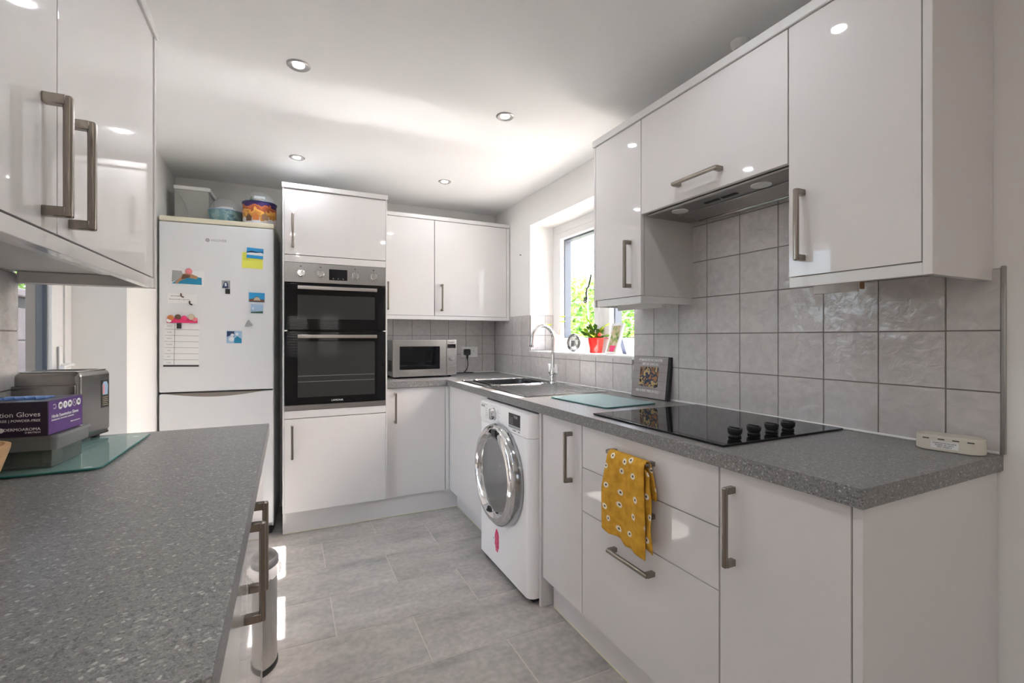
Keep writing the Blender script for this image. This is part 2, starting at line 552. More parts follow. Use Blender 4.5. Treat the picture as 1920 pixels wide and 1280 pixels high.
rows = [1.685 - TWd * 4 + TWd * i for i in range(12)]
for ri, y0 in enumerate(rows):
    off = .175 if (ri % 2 == 1) else .485          # brick-bonded joints
    y1 = y0 + TWd
    ya, yb_ = max(y0, YK), min(y1, YB)
    if yb_ - ya < .03: continue
    k = -3
    while True:
        xa, xb = off + k * TL_, off + (k + 1) * TL_
        k += 1
        if xa > XW: break
        xa2, xb2 = max(xa, XL), min(xb, XW)
        if xb2 - xa2 < .03: continue
        b2 = NB(); w, d = xb2 - xa2 - JT, yb_ - ya - JT
        box(b2, -w / 2, w / 2, -d / 2, d / 2, -.0014, 0, .0005, 1)
        part('floor_tile', b2, 'ftile', floor, ((xa2 + xb2) / 2, (ya + yb_) / 2, 0))
bm = NB(); box(bm, XS - .2, XW + .3, YS - .2, YK - .02, -.10, 0)
struct('floor_carpet', bm, 'carpet')
bm = NB(); box(bm, XS - .2, XW + .3, YS - .2, YB + .2, ZC, ZC + .15)
struct('ceiling', bm, 'ceil')

# right wall, with the sink window opening
WY0, WY1, WZ0, WZ1 = 1.90, 3.063, 1.108, 2.042
bm = NB()
XO = XW + .30
box(bm, XW, XO, YS - .2, WY0, -.1, ZC)
box(bm, XW, XO, WY1, YB + .2, -.1, ZC)
box(bm, XW, XO, WY0, WY1, -.1, WZ0)
box(bm, XW, XO, WY0, WY1, WZ1, ZC)
wall_right = struct('wall_right', bm, 'paint')
bm = NB(); box(bm, XL - .3, XW, YB, YB + .2, -.1, ZC)
wall_back = struct('wall_back', bm, 'paint')
# left wall with the garden door opening
DY0, DY1, DZ1 = 1.73, 2.70, 2.06
bm = NB()
box(bm, XL - .26, XL, YK, DY0, -.1, ZC)
box(bm, XL - .26, XL, DY1, YB, -.1, ZC)
box(bm, XL - .26, XL, DY0, DY1, DZ1, ZC)
wall_left = struct('wall_left', bm, 'paint')
# room behind the camera
bm = NB(); box(bm, XS, XL - .26, YK, YK + .2, -.1, ZC)
struct('wall_step', bm, 'rear_paint')
PY0, PY1, PZ1 = -2.9, -2.0, 2.05  # opening for the added patio window that lets in fill light
bm = NB()
box(bm, XS - .2, XS, YS, PY0, -.1, ZC); box(bm, XS - .2, XS, PY1, YK + .2, -.1, ZC)
box(bm, XS - .2, XS, PY0, PY1, PZ1, ZC)
struct('wall_rear_left', bm, 'rear_paint')
RW = [(-.04, .36), (.50, .92)]
bm = NB()
zs0, zs1 = .80, 1.66
box(bm, XS, RW[0][0], YS - .2, YS, -.1, ZC); box(bm, RW[0][1], RW[1][0], YS - .2, YS, -.1, ZC); box(bm, RW[1][1], XW, YS - .2, YS, -.1, ZC)
for a, b_ in RW:
    box(bm, a, b_, YS - .2, YS, -.1, zs0); box(bm, a, b_, YS - .2, YS, zs1, ZC)
struct('wall_rear', bm, 'rear_paint')

# ------------------------------------------------------------------ wall tiles (each one a piece)
TP = .1605
ZR = [.912, 1.066, 1.223, 1.380, 1.537, 1.694, 1.72]
def wall_tile(parent, kind, a0, a1, z0, z1):
    """kind 'R' right wall, 'B' back wall, 'L' left wall, 'F' far window reveal"""
    g = .0016
    w, h = a1 - a0 - 2 * g, z1 - z0 - 2 * g
    if w < .012 or h < .012: return
    b2 = NB(); box(b2, -w / 2, w / 2, -.0075, -.0005, -h / 2, h / 2, .0014, 2)
    ac, zc = (a0 + a1) / 2, (z0 + z1) / 2
    loc, rz = {'R': ((XW, ac, zc), -90), 'B': ((ac, YB, zc), 0), 'L': ((XL, ac, zc), 90), 'F': ((ac, WY1, zc), 0)}[kind]
    part('wall_tile', b2, 'wtile', parent, loc, (0, 0, R(rz)))

ycols = [YE + .002, .630] + [.630 + TP * i for i in range(1, 30)]
ycols = [y for y in ycols if y < YB - .02] + [YB - .008]
for a0, a1 in zip(ycols, ycols[1:]):
    for z0, z1 in zip(ZR, ZR[1:]):
        zt = z1
        mid = (a0 + a1) / 2
        if z0 > 1.37 and not (.86 < mid < 1.53): continue
        if WY0 - .001 < a0 and a1 < WY1 + .001:                 # under the window
            if z0 >= WZ0 - .01: continue
            zt = min(z1, WZ0 - .004)
        elif a0 < WY0 < a1 and z1 > WZ0:
            if z0 < WZ0: wall_tile(wall_right, 'R', WY0, a1, z0, WZ0 - .004)
            wall_tile(wall_right, 'R', a0, WY0, z0, min(z1, 1.38)); continue
        elif a0 < WY1 < a1 and z1 > WZ0:
            if z0 < WZ0: wall_tile(wall_right, 'R', a0, WY1, z0, WZ0 - .004)
            wall_tile(wall_right, 'R', WY1, a1, z0, min(z1, 1.372)); continue
        elif mid > WY1: zt = min(z1, 1.372)
        wall_tile(wall_right, 'R', a0, a1, z0, zt)
xcols = [.590, .741, .893, 1.043, 1.196, 1.350, 1.500, XW - .008]
for a0, a1 in zip(xcols, xcols[1:]):
    for z0, z1 in zip(ZR[:3], ZR[1:4]):
        wall_tile(wall_back, 'B', a0, a1, z0, min(z1, 1.375))
lcols = [YK + .01] + [1.728 - TP * i for i in range(7, -1, -1)]
for a0, a1 in zip(lcols, lcols[1:]):
    for z0, z1 in zip(ZR[:3], ZR[1:4]):
        wall_tile(wall_left, 'L', a0, a1, z0, z1)
fx = [XW, XW + .125, XW + .196]
for a0, a1 in zip(fx, fx[1:]):
    for z0, z1 in ((1.112, 1.223), (1.223, 1.372)):
        wall_tile(wall_right, 'F', a0, a1, z0, z1)
# grout beds behind the tiles, metal edge trim, silicone bead
bm = NB()
box(bm, XW - .0045, XW - .0002, YE + .002, WY0, .91, 1.38); box(bm, XW - .0045, XW - .0002, WY0, WY1, .91, WZ0 - .004); box(bm, XW - .0045, XW - .0002, WY1, YB, .91, 1.372)
box(bm, XW - .0045, XW - .0002, .876, 1.515, 1.38, 1.718)
part('grout_bed', bm, 'grout', wall_right)
bm = NB(); box(bm, .585, XW - .005, YB - .0045, YB - .0002, .91, 1.375); part('grout_bed', bm, 'grout', wall_back)
bm = NB(); box(bm, XL + .0002, XL + .0045, YK + .01, 1.728, .91, 1.38); part('grout_bed', bm, 'grout', wall_left)
bm = NB(); box(bm, XW, XW + .196, WY1 - .0045, WY1 - .0002, 1.112, 1.372); part('grout_bed', bm, 'grout', wall_right)
bm = NB(); box(bm, XW - .011, XW - .0002, YE - .006, YE + .002, .912, 1.385, .001, 1)
o = struct('trim_1', bm, 'steel_h')
bm = NB(); tube(bm, [(XW - .009, YE + .004, .9135), (XW - .009, YB - .01, .9135)], .004, 8); tube(bm, [(.59, YB - .009, .9135), (XW - .01, YB - .009, .9135)], .004, 8)
struct('trim_2', bm, 'wplastic')
bm = NB(); cyl(bm, (XW - .012, 3.213, 1.845), .003, .012, 'x', 10); part('nail', bm, 'dark', wall_right)

# ------------------------------------------------------------------ sink window (right wall)
win = struct_empty('window_1', (XW, 0, 0))
def fr_box(name, parent, x0, x1, y0, y1, z0, z1, mat='upvc', bev=.002):
    b2 = NB(); box(b2, x0, x1, y0, y1, z0, z1, bev, 1)
    return part(name, b2, mat, parent)
FX0, FX1 = .197, .262
fr_box('frame_jamb', win, FX0, FX1, WY0, WY0 + .055, WZ0, WZ1); fr_box('frame_jamb', win, FX0, FX1, WY1 - .058, WY1, WZ0, WZ1)
fr_box('frame_head', win, FX0, FX1, WY0 + .055, WY1 - .058, WZ1 - .06, WZ1); fr_box('frame_sill', win, FX0, FX1, WY0 + .055, WY1 - .058, WZ0, WZ0 + .05)
fr_box('mullion', win, FX0, FX1, 2.418, 2.474, WZ0 + .05, WZ1 - .06)
def sash(y0, y1):
    z0, z1 = WZ0 + .052, WZ1 - .062
    s = .052
    sx0, sx1 = FX0 - .004, FX1 - .012
    fr = fr_box('sash_stile', win, sx0, sx1, y0, y0 + s, z0, z1); fr_box('sash_stile', win, sx0, sx1, y1 - s, y1, z0, z1)
    fr_box('sash_rail', win, sx0, sx1, y0 + s, y1 - s, z0, z0 + .044); fr_box('sash_rail', win, sx0, sx1, y0 + s, y1 - s, z1 - .046, z1)
    g0, g1, h0, h1 = y0 + s, y1 - s, z0 + .044, z1 - .046
    b2 = NB(); e = .0125
    gx0, gx1 = sx1 - .034, sx1
    box(b2, gx0 + .012, gx1 + .03, g1 - e, g1, h0, h1); box(b2, gx0 + .012, gx1 + .03, g0, g0 + e, h0, h1)
    box(b2, gx0 + .012, gx1 + .03, g0, g1, h1 - e, h1); box(b2, gx0 + .012, gx1 + .03, g0, g1, h0, h0 + .004)
    part('glazing_seal', b2, 'slate', win, label='slate blue glazing seal')
    b2 = NB(); box(b2, gx0, gx0 + .004, g0, g1, h0, h1); part('pane', b2, 'glass', win)
sash(2.476, WY1 - .060); sash(WY0 + .057, 2.416)
bm = NB()                                   # curled monkey-tail window handle
pts = [(.175, 2.535, 1.62), (.165, 2.535, 1.58), (.160, 2.542, 1.545), (.160, 2.562, 1.53), (.160, 2.570, 1.50), (.160, 2.566, 1.47)]
for i in range(14):
    a = R(-20 - i * 30); r = .020 - .0009 * i
    pts.append((.160, 2.580 + r * math.cos(a + math.pi) * .8, 1.452 + r * math.sin(a + math.pi)))
tube(bm, pts, .0055, 8)
part('window_handle', bm, 'black', win, label='black curled window handle')
bm = NB(); box(bm, .001, .197, WY0 + .001, WY1 - .001, WZ0 - .02, WZ0, .002, 1)
bmesh.ops.translate(bm, verts=bm.verts[:], vec=(-.008, 0, .002)); part('sill_board', bm, 'upvc', win)

# ------------------------------------------------------------------ garden door (left wall)
door = struct_empty('door_1', (XL, 0, 0))
def dbox(name, x0, x1, y0, y1, z0, z1, mat='upvc', label=None):
    b2 = NB(); box(b2, x0, x1, y0, y1, z0, z1, .002, 1); return part(name, b2, mat, door, label=label)
DX0, DX1 = -.258, -.195
dbox('door_frame', DX0, DX1, DY1 - .06, DY1, 0, DZ1); dbox('door_frame', DX0, DX1, DY0, DY0 + .06, 0, DZ1); dbox('door_frame', DX0, DX1, DY0 + .06, DY1 - .06, DZ1 - .06, DZ1)
lx0, lx1 = DX0 + .006, DX1 - .006
dbox('door_stile', lx0, lx1, DY1 - .165, DY1 - .063, .01, DZ1 - .063); dbox('door_stile', lx0, lx1, DY0 + .063, DY0 + .165, .01, DZ1 - .063)
dbox('door_rail', lx0, lx1, DY0 + .165, DY1 - .165, .01, .18); dbox('door_rail', lx0, lx1, DY0 + .165, DY1 - .165, DZ1 - .16, DZ1 - .063)
dbox('glazing_seal', lx0 + .002, lx1 - .016, DY1 - .172, DY1 - .165, .18, DZ1 - .16, 'slate')
dbox('glazing_bead', lx0 - .03, lx0 + .002, DY1 - .170, DY1 - .150, .18, DZ1 - .16, 'grout')
b2 = NB(); box(b2, lx0 + .024, lx0 + .028, DY0 + .165, DY1 - .165, .18, DZ1 - .16); part('pane', b2, 'glass', door)
bm = NB(); box(bm, DX1, DX1 + .006, DY1 - .13, DY1 - .098, .95, 1.17, .003, 2); tube(bm, [(DX1 + .006, DY1 - .114, 1.09), (DX1 + .04, DY1 - .114, 1.09), (DX1 + .045, DY1 - .125, 1.09), (DX1 + .045, DY1 - .23, 1.085)], .008, 8)
part('door_handle', bm, 'upvc', door)

# ------------------------------------------------------------------ unseen patio window added for cool fill; blind windows of the room behind
fill_win = struct_empty('window_2', (XS, 0, 0))
for y0, y1 in ((PY0, PY0 + .07), ((PY0 + PY1) / 2 - .04, (PY0 + PY1) / 2 + .04), (PY1 - .07, PY1)):
    fr_box('frame_post', fill_win, -.12, -.05, y0, y1, 0, PZ1)
fr_box('frame_head', fill_win, -.12, -.05, PY0, PY1, PZ1 - .07, PZ1); fr_box('frame_sill', fill_win, -.12, -.05, PY0, PY1, 0, .07)
for y0, y1 in ((PY0 + .07, (PY0 + PY1) / 2 - .04), ((PY0 + PY1) / 2 + .04, PY1 - .07)):
    b2 = NB(); box(b2, -.09, -.086, y0, y1, .07, PZ1 - .07); part('pane', b2, 'glass', fill_win)
for i, (a, b_) in enumerate(RW):
    w = struct_empty('window_%d' % (3 + i), (0, YS, 0))
    for x0, x1 in ((a, a + .05), (b_ - .05, b_)): fr_box('frame_jamb', w, x0, x1, -.12, -.06, zs0, zs1)
    fr_box('frame_head', w, a + .05, b_ - .05, -.12, -.06, zs1 - .05, zs1); fr_box('frame_sill', w, a + .05, b_ - .05, -.12, -.06, zs0, zs0 + .05)
    b2 = NB(); box(b2, a + .05, b_ - .05, -.10, -.096, zs0 + .05, zs1 - .05); part('pane', b2, 'glass', w)
    bl = thing('venetian_blind', 'slatted blind in the %s rear window behind the camera' % ('left' if i == 0 else 'right'), 'blind', (a, YS - .03, zs0), 0, 'rear window blinds')
    b2 = NB(); box(b2, .005, b_ - a - .005, -.015, .015, zs1 - zs0 - .035, zs1 - zs0 - .003, .002, 1); part('head_rail', b2, 'upvc', bl)
    b2 = NB(); box(b2, -(b_ - a) / 2 + .008, (b_ - a) / 2 - .008, -.022, .022, -.001, .001)
    me = mesh_from('slat', b2, 'upvc')
    for k in range(16): link('slat', me, bl, ((b_ - a) / 2, 0, .03 + k * .05), (R(24), 0, 0))

# ------------------------------------------------------------------ ceiling downlights (each with its own lamp)
def downlight(x, y, label, glow='lamp'):
    t = thing('downlight', label, 'ceiling light', (x, y, ZC), 0, 'recessed ceiling downlights')
    b2 = NB(); lathe(b2, [(.0205, -.0008), (.026, -.004), (.038, -.006), (.043, -.002), (.043, 0), (.0205, 0)], 32); part('bezel', b2, 'bezel', t)
    b2 = NB(); cyl(b2, (0, 0, -.0025), .020, .002, 'z', 28); part('lamp_face', b2, glow, t)
for x, y, lab in ((.035, 1.99, 'recessed downlight nearest on the left half of the ceiling'), (.045, 3.01, 'recessed downlight in the ceiling in front of the oven cabinet'),
                  (.935, 2.02, 'recessed downlight in the ceiling above the washing machine'), (.955, 3.04, 'recessed downlight in the far right ceiling above the microwave corner')):
    downlight(x, y, lab)
downlight(.035, .95, 'recessed downlight over the foreground worktop side, out of frame')
downlight(.94, .95, 'recessed downlight over the hob side, mirrored in the right gloss door')
for x, y, lab in ((.1, -.3, 'near right'), (-1.0, -.3, 'near middle'), (-2.1, -.3, 'near left'), (.1, -1.8, 'far right'), (-1.0, -1.8, 'far middle'), (-2.1, -1.8, 'far left')):  # unseen lamps, added and spread to light the right-hand run
    downlight(x, y, 'added unseen downlight at the %s of the room behind the camera' % lab, 'added_rear_lamp')

# ------------------------------------------------------------------ bar handle, shared by all doors and drawers
bm = NB()
for s in (-1, 1):
    box(bm, -.0075, .0075, -.030, 0, s * .0925 - .0085, s * .0925 + .0085, .0012, 1)
box(bm, -.0068, .0068, -.0385, -.0255, -.1015, .1015, .004, 3)
HANDLE = mesh_from('handle', bm, 'nickel')

def put_handle(parent, spec):
    k, x, z = spec
    link('handle', HANDLE, parent, (x, 0, z), (0, R(90), 0) if k == 'h' else (0, 0, 0), label='brushed nickel bar handle')

def front(t, kind, x0, x1, z0, z1, spec=None, mat='gloss', th=.018):
    b2 = NB(); box(b2, x0, x1, 0, th, z0, z1, .0012, 2)
    d = part(kind, b2, mat, t)
    if spec: put_handle(d, spec)
    return d

def cabinet(name, label, loc, rz, w, z0, z1, depth, fronts, group=None, y0=.021, top=True):
    t = thing(name, label, 'cabinet', loc, R(rz), group)
    b2 = NB()
    s = .018
    box(b2, 0, s, y0, depth, z0, z1); box(b2, w - s, w, y0, depth, z0, z1)
    box(b2, s, w - s, y0, depth, z0, z0 + s); 
    if top: box(b2, s, w - s, y0, depth, z1 - s, z1)
    box(b2, s, w - s, depth - .01, depth, z0 + s, z1 - s)
    part('body', b2, 'carcass', t)
    for f in fronts: front(t, *f)
    return t

XD = XF + .020
# right base units (facing -X)
t = cabinet('base_cabinet', 'narrow white gloss base cabinet right of the washing machine', (XD, 1.815, 0), -90, .309, .15, .868, .57,
            [('door', .002, .307, .135, .866, ('v', .237, .728))], 'right-hand base cabinets')
b2 = NB(); box(b2, -.019, -.001, -.008, .58, 0, .868, .001, 1); part('end_panel', b2, 'gloss', t)
b2 = NB(); box(b2, -.0005, .003, .05, .56, 0, .15); part('plinth_return', b2, 'edge', t)
cabinet('drawer_cabinet', 'white gloss three-drawer base cabinet with a mustard towel over its top handle', (XD, 1.505, 0), -90, .636, .15, .868, .57,
        [('drawer', .002, .634, .705, .866, ('h', .299, .813)), ('drawer', .002, .634, .537, .702, ('h', .299, .650)), ('drawer', .002, .634, .135, .534, ('h', .299, .471))], 'right-hand base cabinets')
t = cabinet('base_cabinet', 'white gloss base cabinet at the near end of the right worktop', (XD, .868, 0), -90, .320, .15, .868, .57,
            [('door', .002, .318, .135, .866, ('v', .043, .725))], 'right-hand base cabinets')
b2 = NB(); box(b2, .321, .340, .0, .592, 0, .868, .001, 1); part('end_panel', b2, 'gloss', t)
# corner units
t = cabinet('corner_base_cabinet', 'plain white corner cabinet front left of the washing machine', (XD, 3.12, 0), -90, .66, .15, .868, .57,
            [('door', .03, .658, .135, .866, None)], top=False)
b2 = NB(); box(b2, -.036, .028, 0, .018, .135, .866, .001, 1); part('corner_post', b2, 'edge', t)
t = cabinet('base_cabinet', 'white gloss base cabinet below the microwave', (.586, 3.152, 0), 0, .410, .15, .868, .55,
            [('door', .002, .407, .135, .866, ('v', .057, .735))])
b2 = NB(); box(b2, .411, .437, 0, .018, .135, .866, .001, 1); part('filler_strip', b2, 'edge', t)
# plinths
bm = NB(); box(bm, 1.071, 1.087, .545, 1.798, 0, .134, .001, 1); struct('trim_3', bm, 'gloss')
bm = NB(); box(bm, 1.088, 1.104, 2.47, 3.20, 0, .134, .001, 1); struct('trim_4', bm, 'gloss')
bm = NB(); box(bm, -.033, 1.087, 3.172, 3.188, 0, .146, .001, 1); struct('trim_5', bm, 'gloss')
bm = NB(); tube(bm, [(1.069, .56, .003), (1.069, 1.79, .003)], .003, 6); tube(bm, [(1.086, 2.48, .003), (1.086, 3.17, .003)], .003, 6); tube(bm, [(-.02, 3.170, .003), (1.08, 3.170, .003)], .003, 6)
struct('trim_6', bm, 'cream')
# washing machine far side support panel
bm = NB(); box(bm, 1.02, 1.60, 2.442, 2.459, 0, .868, .001, 1); tag(part('support_panel', bm, 'edge'), 'white upright panel between washing machine and corner cabinet', 'panel')

# worktops
bm = NB()
HX0, HX1, HY0, HY1 = 1.135, 1.505, 2.60, 2.985
def top(x0, x1, y0, y1): box(bm, x0, x1, y0, y1, .87, .91)
top(XF, XW - .001, YE, HY0); top(XF, HX0, HY0, HY1); top(HX1, XW - .001, HY0, HY1); top(XF, XW - .001, HY1, YB - .001)
bmesh.ops.remove_doubles(bm, verts=bm.verts[:], dist=1e-5)
dup_faces = [f for f in bm.faces if all(len(e.link_faces) > 2 for e in f.edges)]
fe = [e for e in bm.edges if all(abs(v.co.x - XF) < 1e-4 and v.co.z > .905 for v in e.verts)]
wt = tag(part('worktop', bm, 'worktop', ang=50), 'speckled grey worktop of the right-hand run with the hob and sink', 'worktop')
bm = NB(); box(bm, .587, XF - .0005, 3.133, YB - .001, .87, .91); tag(part('worktop', bm, 'worktop'), 'short speckled grey worktop under the microwave', 'worktop')
bm = NB(); box(bm, XL + .001, -.060, .478, 1.808, .87, .91, .002, 2)
lw = tag(part('worktop', bm, 'worktop'), 'large speckled grey worktop in the left foreground with the toaster', 'worktop')

# tall oven housing
t = thing('oven_housing', 'tall white gloss cabinet housing the double oven', 'cabinet', (-.033, 3.108, 0))
b2 = NB()
box(b2, 0, .009, 0, .595, .147, 2.108); box(b2, .608, .617, 0, .595, .147, 2.108); box(b2, .009, .608, .585, .595, .147, 2.108)
for z in (.147, .744, 1.680, 2.09): box(b2, .009, .608, .022, .585, z, z + .018)
part('body', b2, 'edge', t)
front(t, 'door', .010, .607, 1.710, 2.104, ('v', .056, 1.851))
front(t, 'filler_strip', .010, .607, 1.664, 1.706)
front(t, 'filler_strip', .010, .607, .716, .762)
front(t, 'door', .010, .607, .147, .712, ('v', .052, .575))
bm = NB(); box(bm, -.037, .588, 3.100, 3.705, 2.109, 2.139, .002, 1); struct('trim_7', bm, 'edge')

# back wall units
cabinet('wall_cabinet', 'white wall cabinet next to the oven housing above the microwave', (.590, 3.41, 0), 0, .401, 1.372, 2.090, .297,
        [('door', .002, .399, 1.372, 2.089, ('v', .053, 1.507))], 'wall cabinets above the microwave')
t = cabinet('wall_cabinet', 'white wall cabinet in the back right corner', (.992, 3.41, 0), 0, .626, 1.372, 2.090, .297,
            [('door', .002, .595, 1.372, 2.089, ('v', .053, 1.507))], 'wall cabinets above the microwave')
b2 = NB(); box(b2, .598, .626, 0, .02, 1.345, 2.090, .001, 1); part('filler_strip', b2, 'edge', t)
bm = NB(); box(bm, .590, 1.618, 3.404, 3.705, 2.092, 2.121, .002, 1); struct('trim_8', bm, 'edge')
bm = NB(); box(bm, .590, 1.618, 3.412, 3.430, 1.341, 1.370, .002, 1); struct('trim_9', bm, 'edge')

# right wall units (facing -X)
XU = 1.3203
t = cabinet('wall_cabinet', 'narrow white gloss wall cabinet beside the window', (XU, 1.826, 0), -90, .318, 1.381, 2.112, .296,
            [('door', .001, .316, 1.382, 2.111, ('v', .251, 1.519))], 'wall cabinets over the hob side')
b2 = NB(); box(b2, -.014, -.001, 0, .298, 1.35, 2.112, .001, 1); part('end_panel', b2, 'gloss', t)
cabinet('wall_cabinet', 'short white wall cabinet with a flap door above the cooker hood', (XU, 1.507, 0), -90, .630, 1.740, 2.112, .296,
        [('flap_door', .001, .628, 1.717, 2.111, ('h', .304, 1.776))], 'wall cabinets over the hob side')
t = cabinet('wall_cabinet', 'large white gloss wall cabinet at the near right end', (XU, .876, 0), -90, .318, 1.381, 2.112, .296,
            [('door', .001, .317, 1.382, 2.111, ('v', .043, 1.524))], 'wall cabinets over the hob side')
b2 = NB(); box(b2, .320, .339, -.002, .300, 1.35, 2.112, .001, 1); part('end_panel', b2, 'gloss', t)
b2 = NB(); box(b2, .0, .122, .118, .128, 1.336, 1.380, .001, 1); part('support_batten', b2, 'carcass', t)
b2 = NB(); box(b2, .0, .118, .1285, .160, 1.344, 1.380, .001, 1); part('support_batten', b2, 'wood_brown', t, label='bare brown wooden batten under the cabinet')
bm = NB(); box(bm, XU - .008, XW - .002, .535, 1.842, 2.113, 2.144, .002, 1); struct('trim_10', bm, 'edge')
bm = NB(); box(bm, XU, XU + .018, 1.512, 1.811, 1.350, 1.379, .001, 1); box(bm, XU, XW - .015, 1.509, 1.5115, 1.350, 1.379); struct('trim_11', bm, 'edge')
bm = NB(); box(bm, XU, XU + .018, .556, .874, 1.350, 1.379, .001, 1); struct('trim_12', bm, 'edge')
bm = NB(); box(bm, 1.44, 1.46, 1.514, 1.811, 1.335, 1.379, .001, 1); struct('trim_13', bm, 'carcass')
# small white fitting on the ceiling above the units
bm = NB(); lathe(bm, [(.0, -.028), (.018, -.028), (.026, -.02), (.03, -.004), (.03, 0), (0, 0)], 24)
tag(part('pipe_cap', bm, 'wplastic', None, (1.455, 1.146, ZC)), 'small white round cap on the ceiling above the flap-door cabinet', 'ceiling fitting')

# cooker hood
h = thing('cooker_hood', 'integrated grey metal cooker hood under the flap-door cabinet', 'cooker hood', (1.347, 1.500, 1.695), R(-90))
b2 = NB(); box(b2, 0, .616, 0, .245, .012, .040, .002, 1); part('body', b2, 'hood', h)
b2 = NB(); box(b2, .001, .615, -.004, .010, .014, .019); part('front_trim', b2, 'steel', h)
b2 = NB(); box(b2, .075, .60, .095, .225, .008, .0115, .001, 1); part('filter_panel', b2, 'steel_h', h)
b2 = NB(); box(b2, .06, .615, .228, .242, .002, .0115, .002, 1); part('rear_lip', b2, 'steel', h)
for x in (.13, .48):
    b2 = NB(); cyl(b2, (x, .050, .0085), .031, .0035, 'z', 28); part('light_lens', b2, M['wplastic'], h)
for x in (.25, .325):
    b2 = NB(); box(b2, x, x + .062, .046, .062, .0095, .0118); part('switch_slot', b2, 'dark', h)
b2 = NB(); box(b2, .53, .59, .125, .17, .004, .008, .001, 1); part('filter_latch', b2, 'hood', h)

# left base units (facing +X) and wall units
XDL = -.080
cabinet('base_cabinet', 'near white gloss base cabinet under the foreground worktop', (XDL, .490, 0), 90, .649, .15, .868, .575,
        [('door', .002, .647, .135, .866, ('v', .588, .728))], 'left-hand base cabinets')
t = cabinet('base_cabinet', 'far white gloss base cabinet under the foreground worktop, beside the bin', (XDL, 1.140, 0), 90, .640, .15, .868, .575,
            [('door', .002, .638, .135, .866, ('v', .067, .728))], 'left-hand base cabinets')
b2 = NB(); box(b2, .641, .658, 0, .585, 0, .868, .001, 1); part('end_panel', b2, 'gloss', t)
bm = NB(); box(bm, -.146, -.130, .490, 1.778, 0, .134, .001, 1); struct('trim_14', bm, 'gloss')
XUL = -.362
t = cabinet('wall_cabinet', 'near white gloss wall cabinet in the upper left corner', (XUL, .490, 0), 90, .580, 1.384, 2.100, .300,
            [('door', .002, .578, 1.384, 2.099, ('v', .527, 1.505))], 'left-hand wall cabinets')
t = cabinet('wall_cabinet', 'white gloss wall cabinet above the toaster, ending before the fridge', (XUL, 1.070, 0), 90, .641, 1.384, 2.100, .300,
            [('door', .002, .630, 1.384, 2.099, ('v', .050, 1.505))], 'left-hand wall cabinets')
b2 = NB(); box(b2, .642, .656, -.002, .300, 1.352, 2.100, .001, 1); part('end_panel', b2, 'gloss', t)
bm = NB(); box(bm, XL + .01, XUL + .008, .488, 1.730, 2.101, 2.130, .002, 1); struct('trim_15', bm, 'edge')
bm = NB(); box(bm, XUL - .020, XUL, .490, 1.711, 1.353, 1.381, .001, 1); struct('trim_16', bm, 'gloss')
bm = NB(); box(bm, XL + .02, XUL - .022, 1.692, 1.710, 1.353, 1.383, .001, 1); struct('trim_17', bm, 'carcass')
bm = NB(); box(bm, -.440, -.400, .55, 1.55, 1.368, 1.382, .003, 2)
s_ = tag(part('strip_light', bm, 'wplastic'), 'slim white strip light fixed under the left wall cabinets', 'strip light')

# ------------------------------------------------------------------ double oven
ov = thing('double_oven', 'built-in stainless and black glass double oven', 'oven', (-.024, 3.108, .766))
b2 = NB(); box(b2, .02, .579, .026, .54, .0, .895); part('body', b2, 'dark', ov)
b2 = NB(); box(b2, 0, .599, -.006, .025, .776, .895, .003, 2); fascia = part('control_panel', b2, 'steel_h', ov)
b2 = NB(); box(b2, .251, .359, -.0072, -.0062, .798, .866); part('display', b2, 'black_glass', fascia)
for x in (.276, .305, .334):
    b2 = NB(); cyl(b2, (x, -.0085, .808), .003, .001, 'y', 12); part('button', b2, 'grey_ink', fascia)
for x in (.091, .202, .406, .520):
    b2 = NB(); lathe(b2, [(0, -.030), (.017, -.030), (.020, -.027), (.0205, -.008), (.022, -.0063), (0, -.0063)], 28, (x, 0, .832), 'y')
    k = part('knob', b2, 'chrome', fascia)
    b2 = NB(); box(b2, x - .0008, x + .0008, -.0312, -.0302, .836, .851); part('pointer', b2, 'black_ink', k)
    b2 = NB()
    for i in range(10):
        a = R(i * 33 + 20)
        box(b2, x + .032 * math.cos(a) - .0012, x + .032 * math.cos(a) + .0012, -.0068, -.0062, .832 + .032 * math.sin(a) - .0012, .832 + .032 * math.sin(a) + .0012)
    box(b2, x - .005, x + .005, -.0068, -.0062, .872, .877)
    part('dial_marks', b2, 'black_ink', fascia)
def oven_door(z0, z1, w0, w1, hz):
    b2 = NB(); box(b2, .004, .595, -.008, .022, z0, z1, .003, 2); d = part('oven_door', b2, 'black_glass', ov)
    b2 = NB(); box(b2, .073, .528, -.0088, -.0080, w0, w1); part('window', b2, 'oven_glass', d)
    b2 = NB(); box(b2, .072, .536, -.050, -.034, hz - .011, hz + .011, .003, 2)
    for x in (.085, .523): box(b2, x - .009, x + .009, -.036, -.008, hz - .007, hz + .007)
    part('handle', b2, 'steel', d, label='flat stainless bar handle')
    return d
oven_door(.487, .768, .554, .70, .742)
d = oven_door(.032, .477, .076, .417, .447)
for z in (.17, .205):
    b2 = NB(); box(b2, .075, .526, -.0093, -.0088, z, z + .0018); part('shelf_line', b2, 'grey_ink', d)
text('brand_lettering', 'LAMONA', .0165, 'white_ink', d, (.2995, -.0086, .050), FRONT)
b2 = NB(); box(b2, 0, .599, -.006, .024, .0, .030, .002, 1); part('bottom_trim', b2, 'steel_h', ov)
for x in (0, .583):
    b2 = NB(); box(b2, x, x + .016, -.004, .02, .4785, .4855); part('side_catch', b2, 'wplastic', ov)

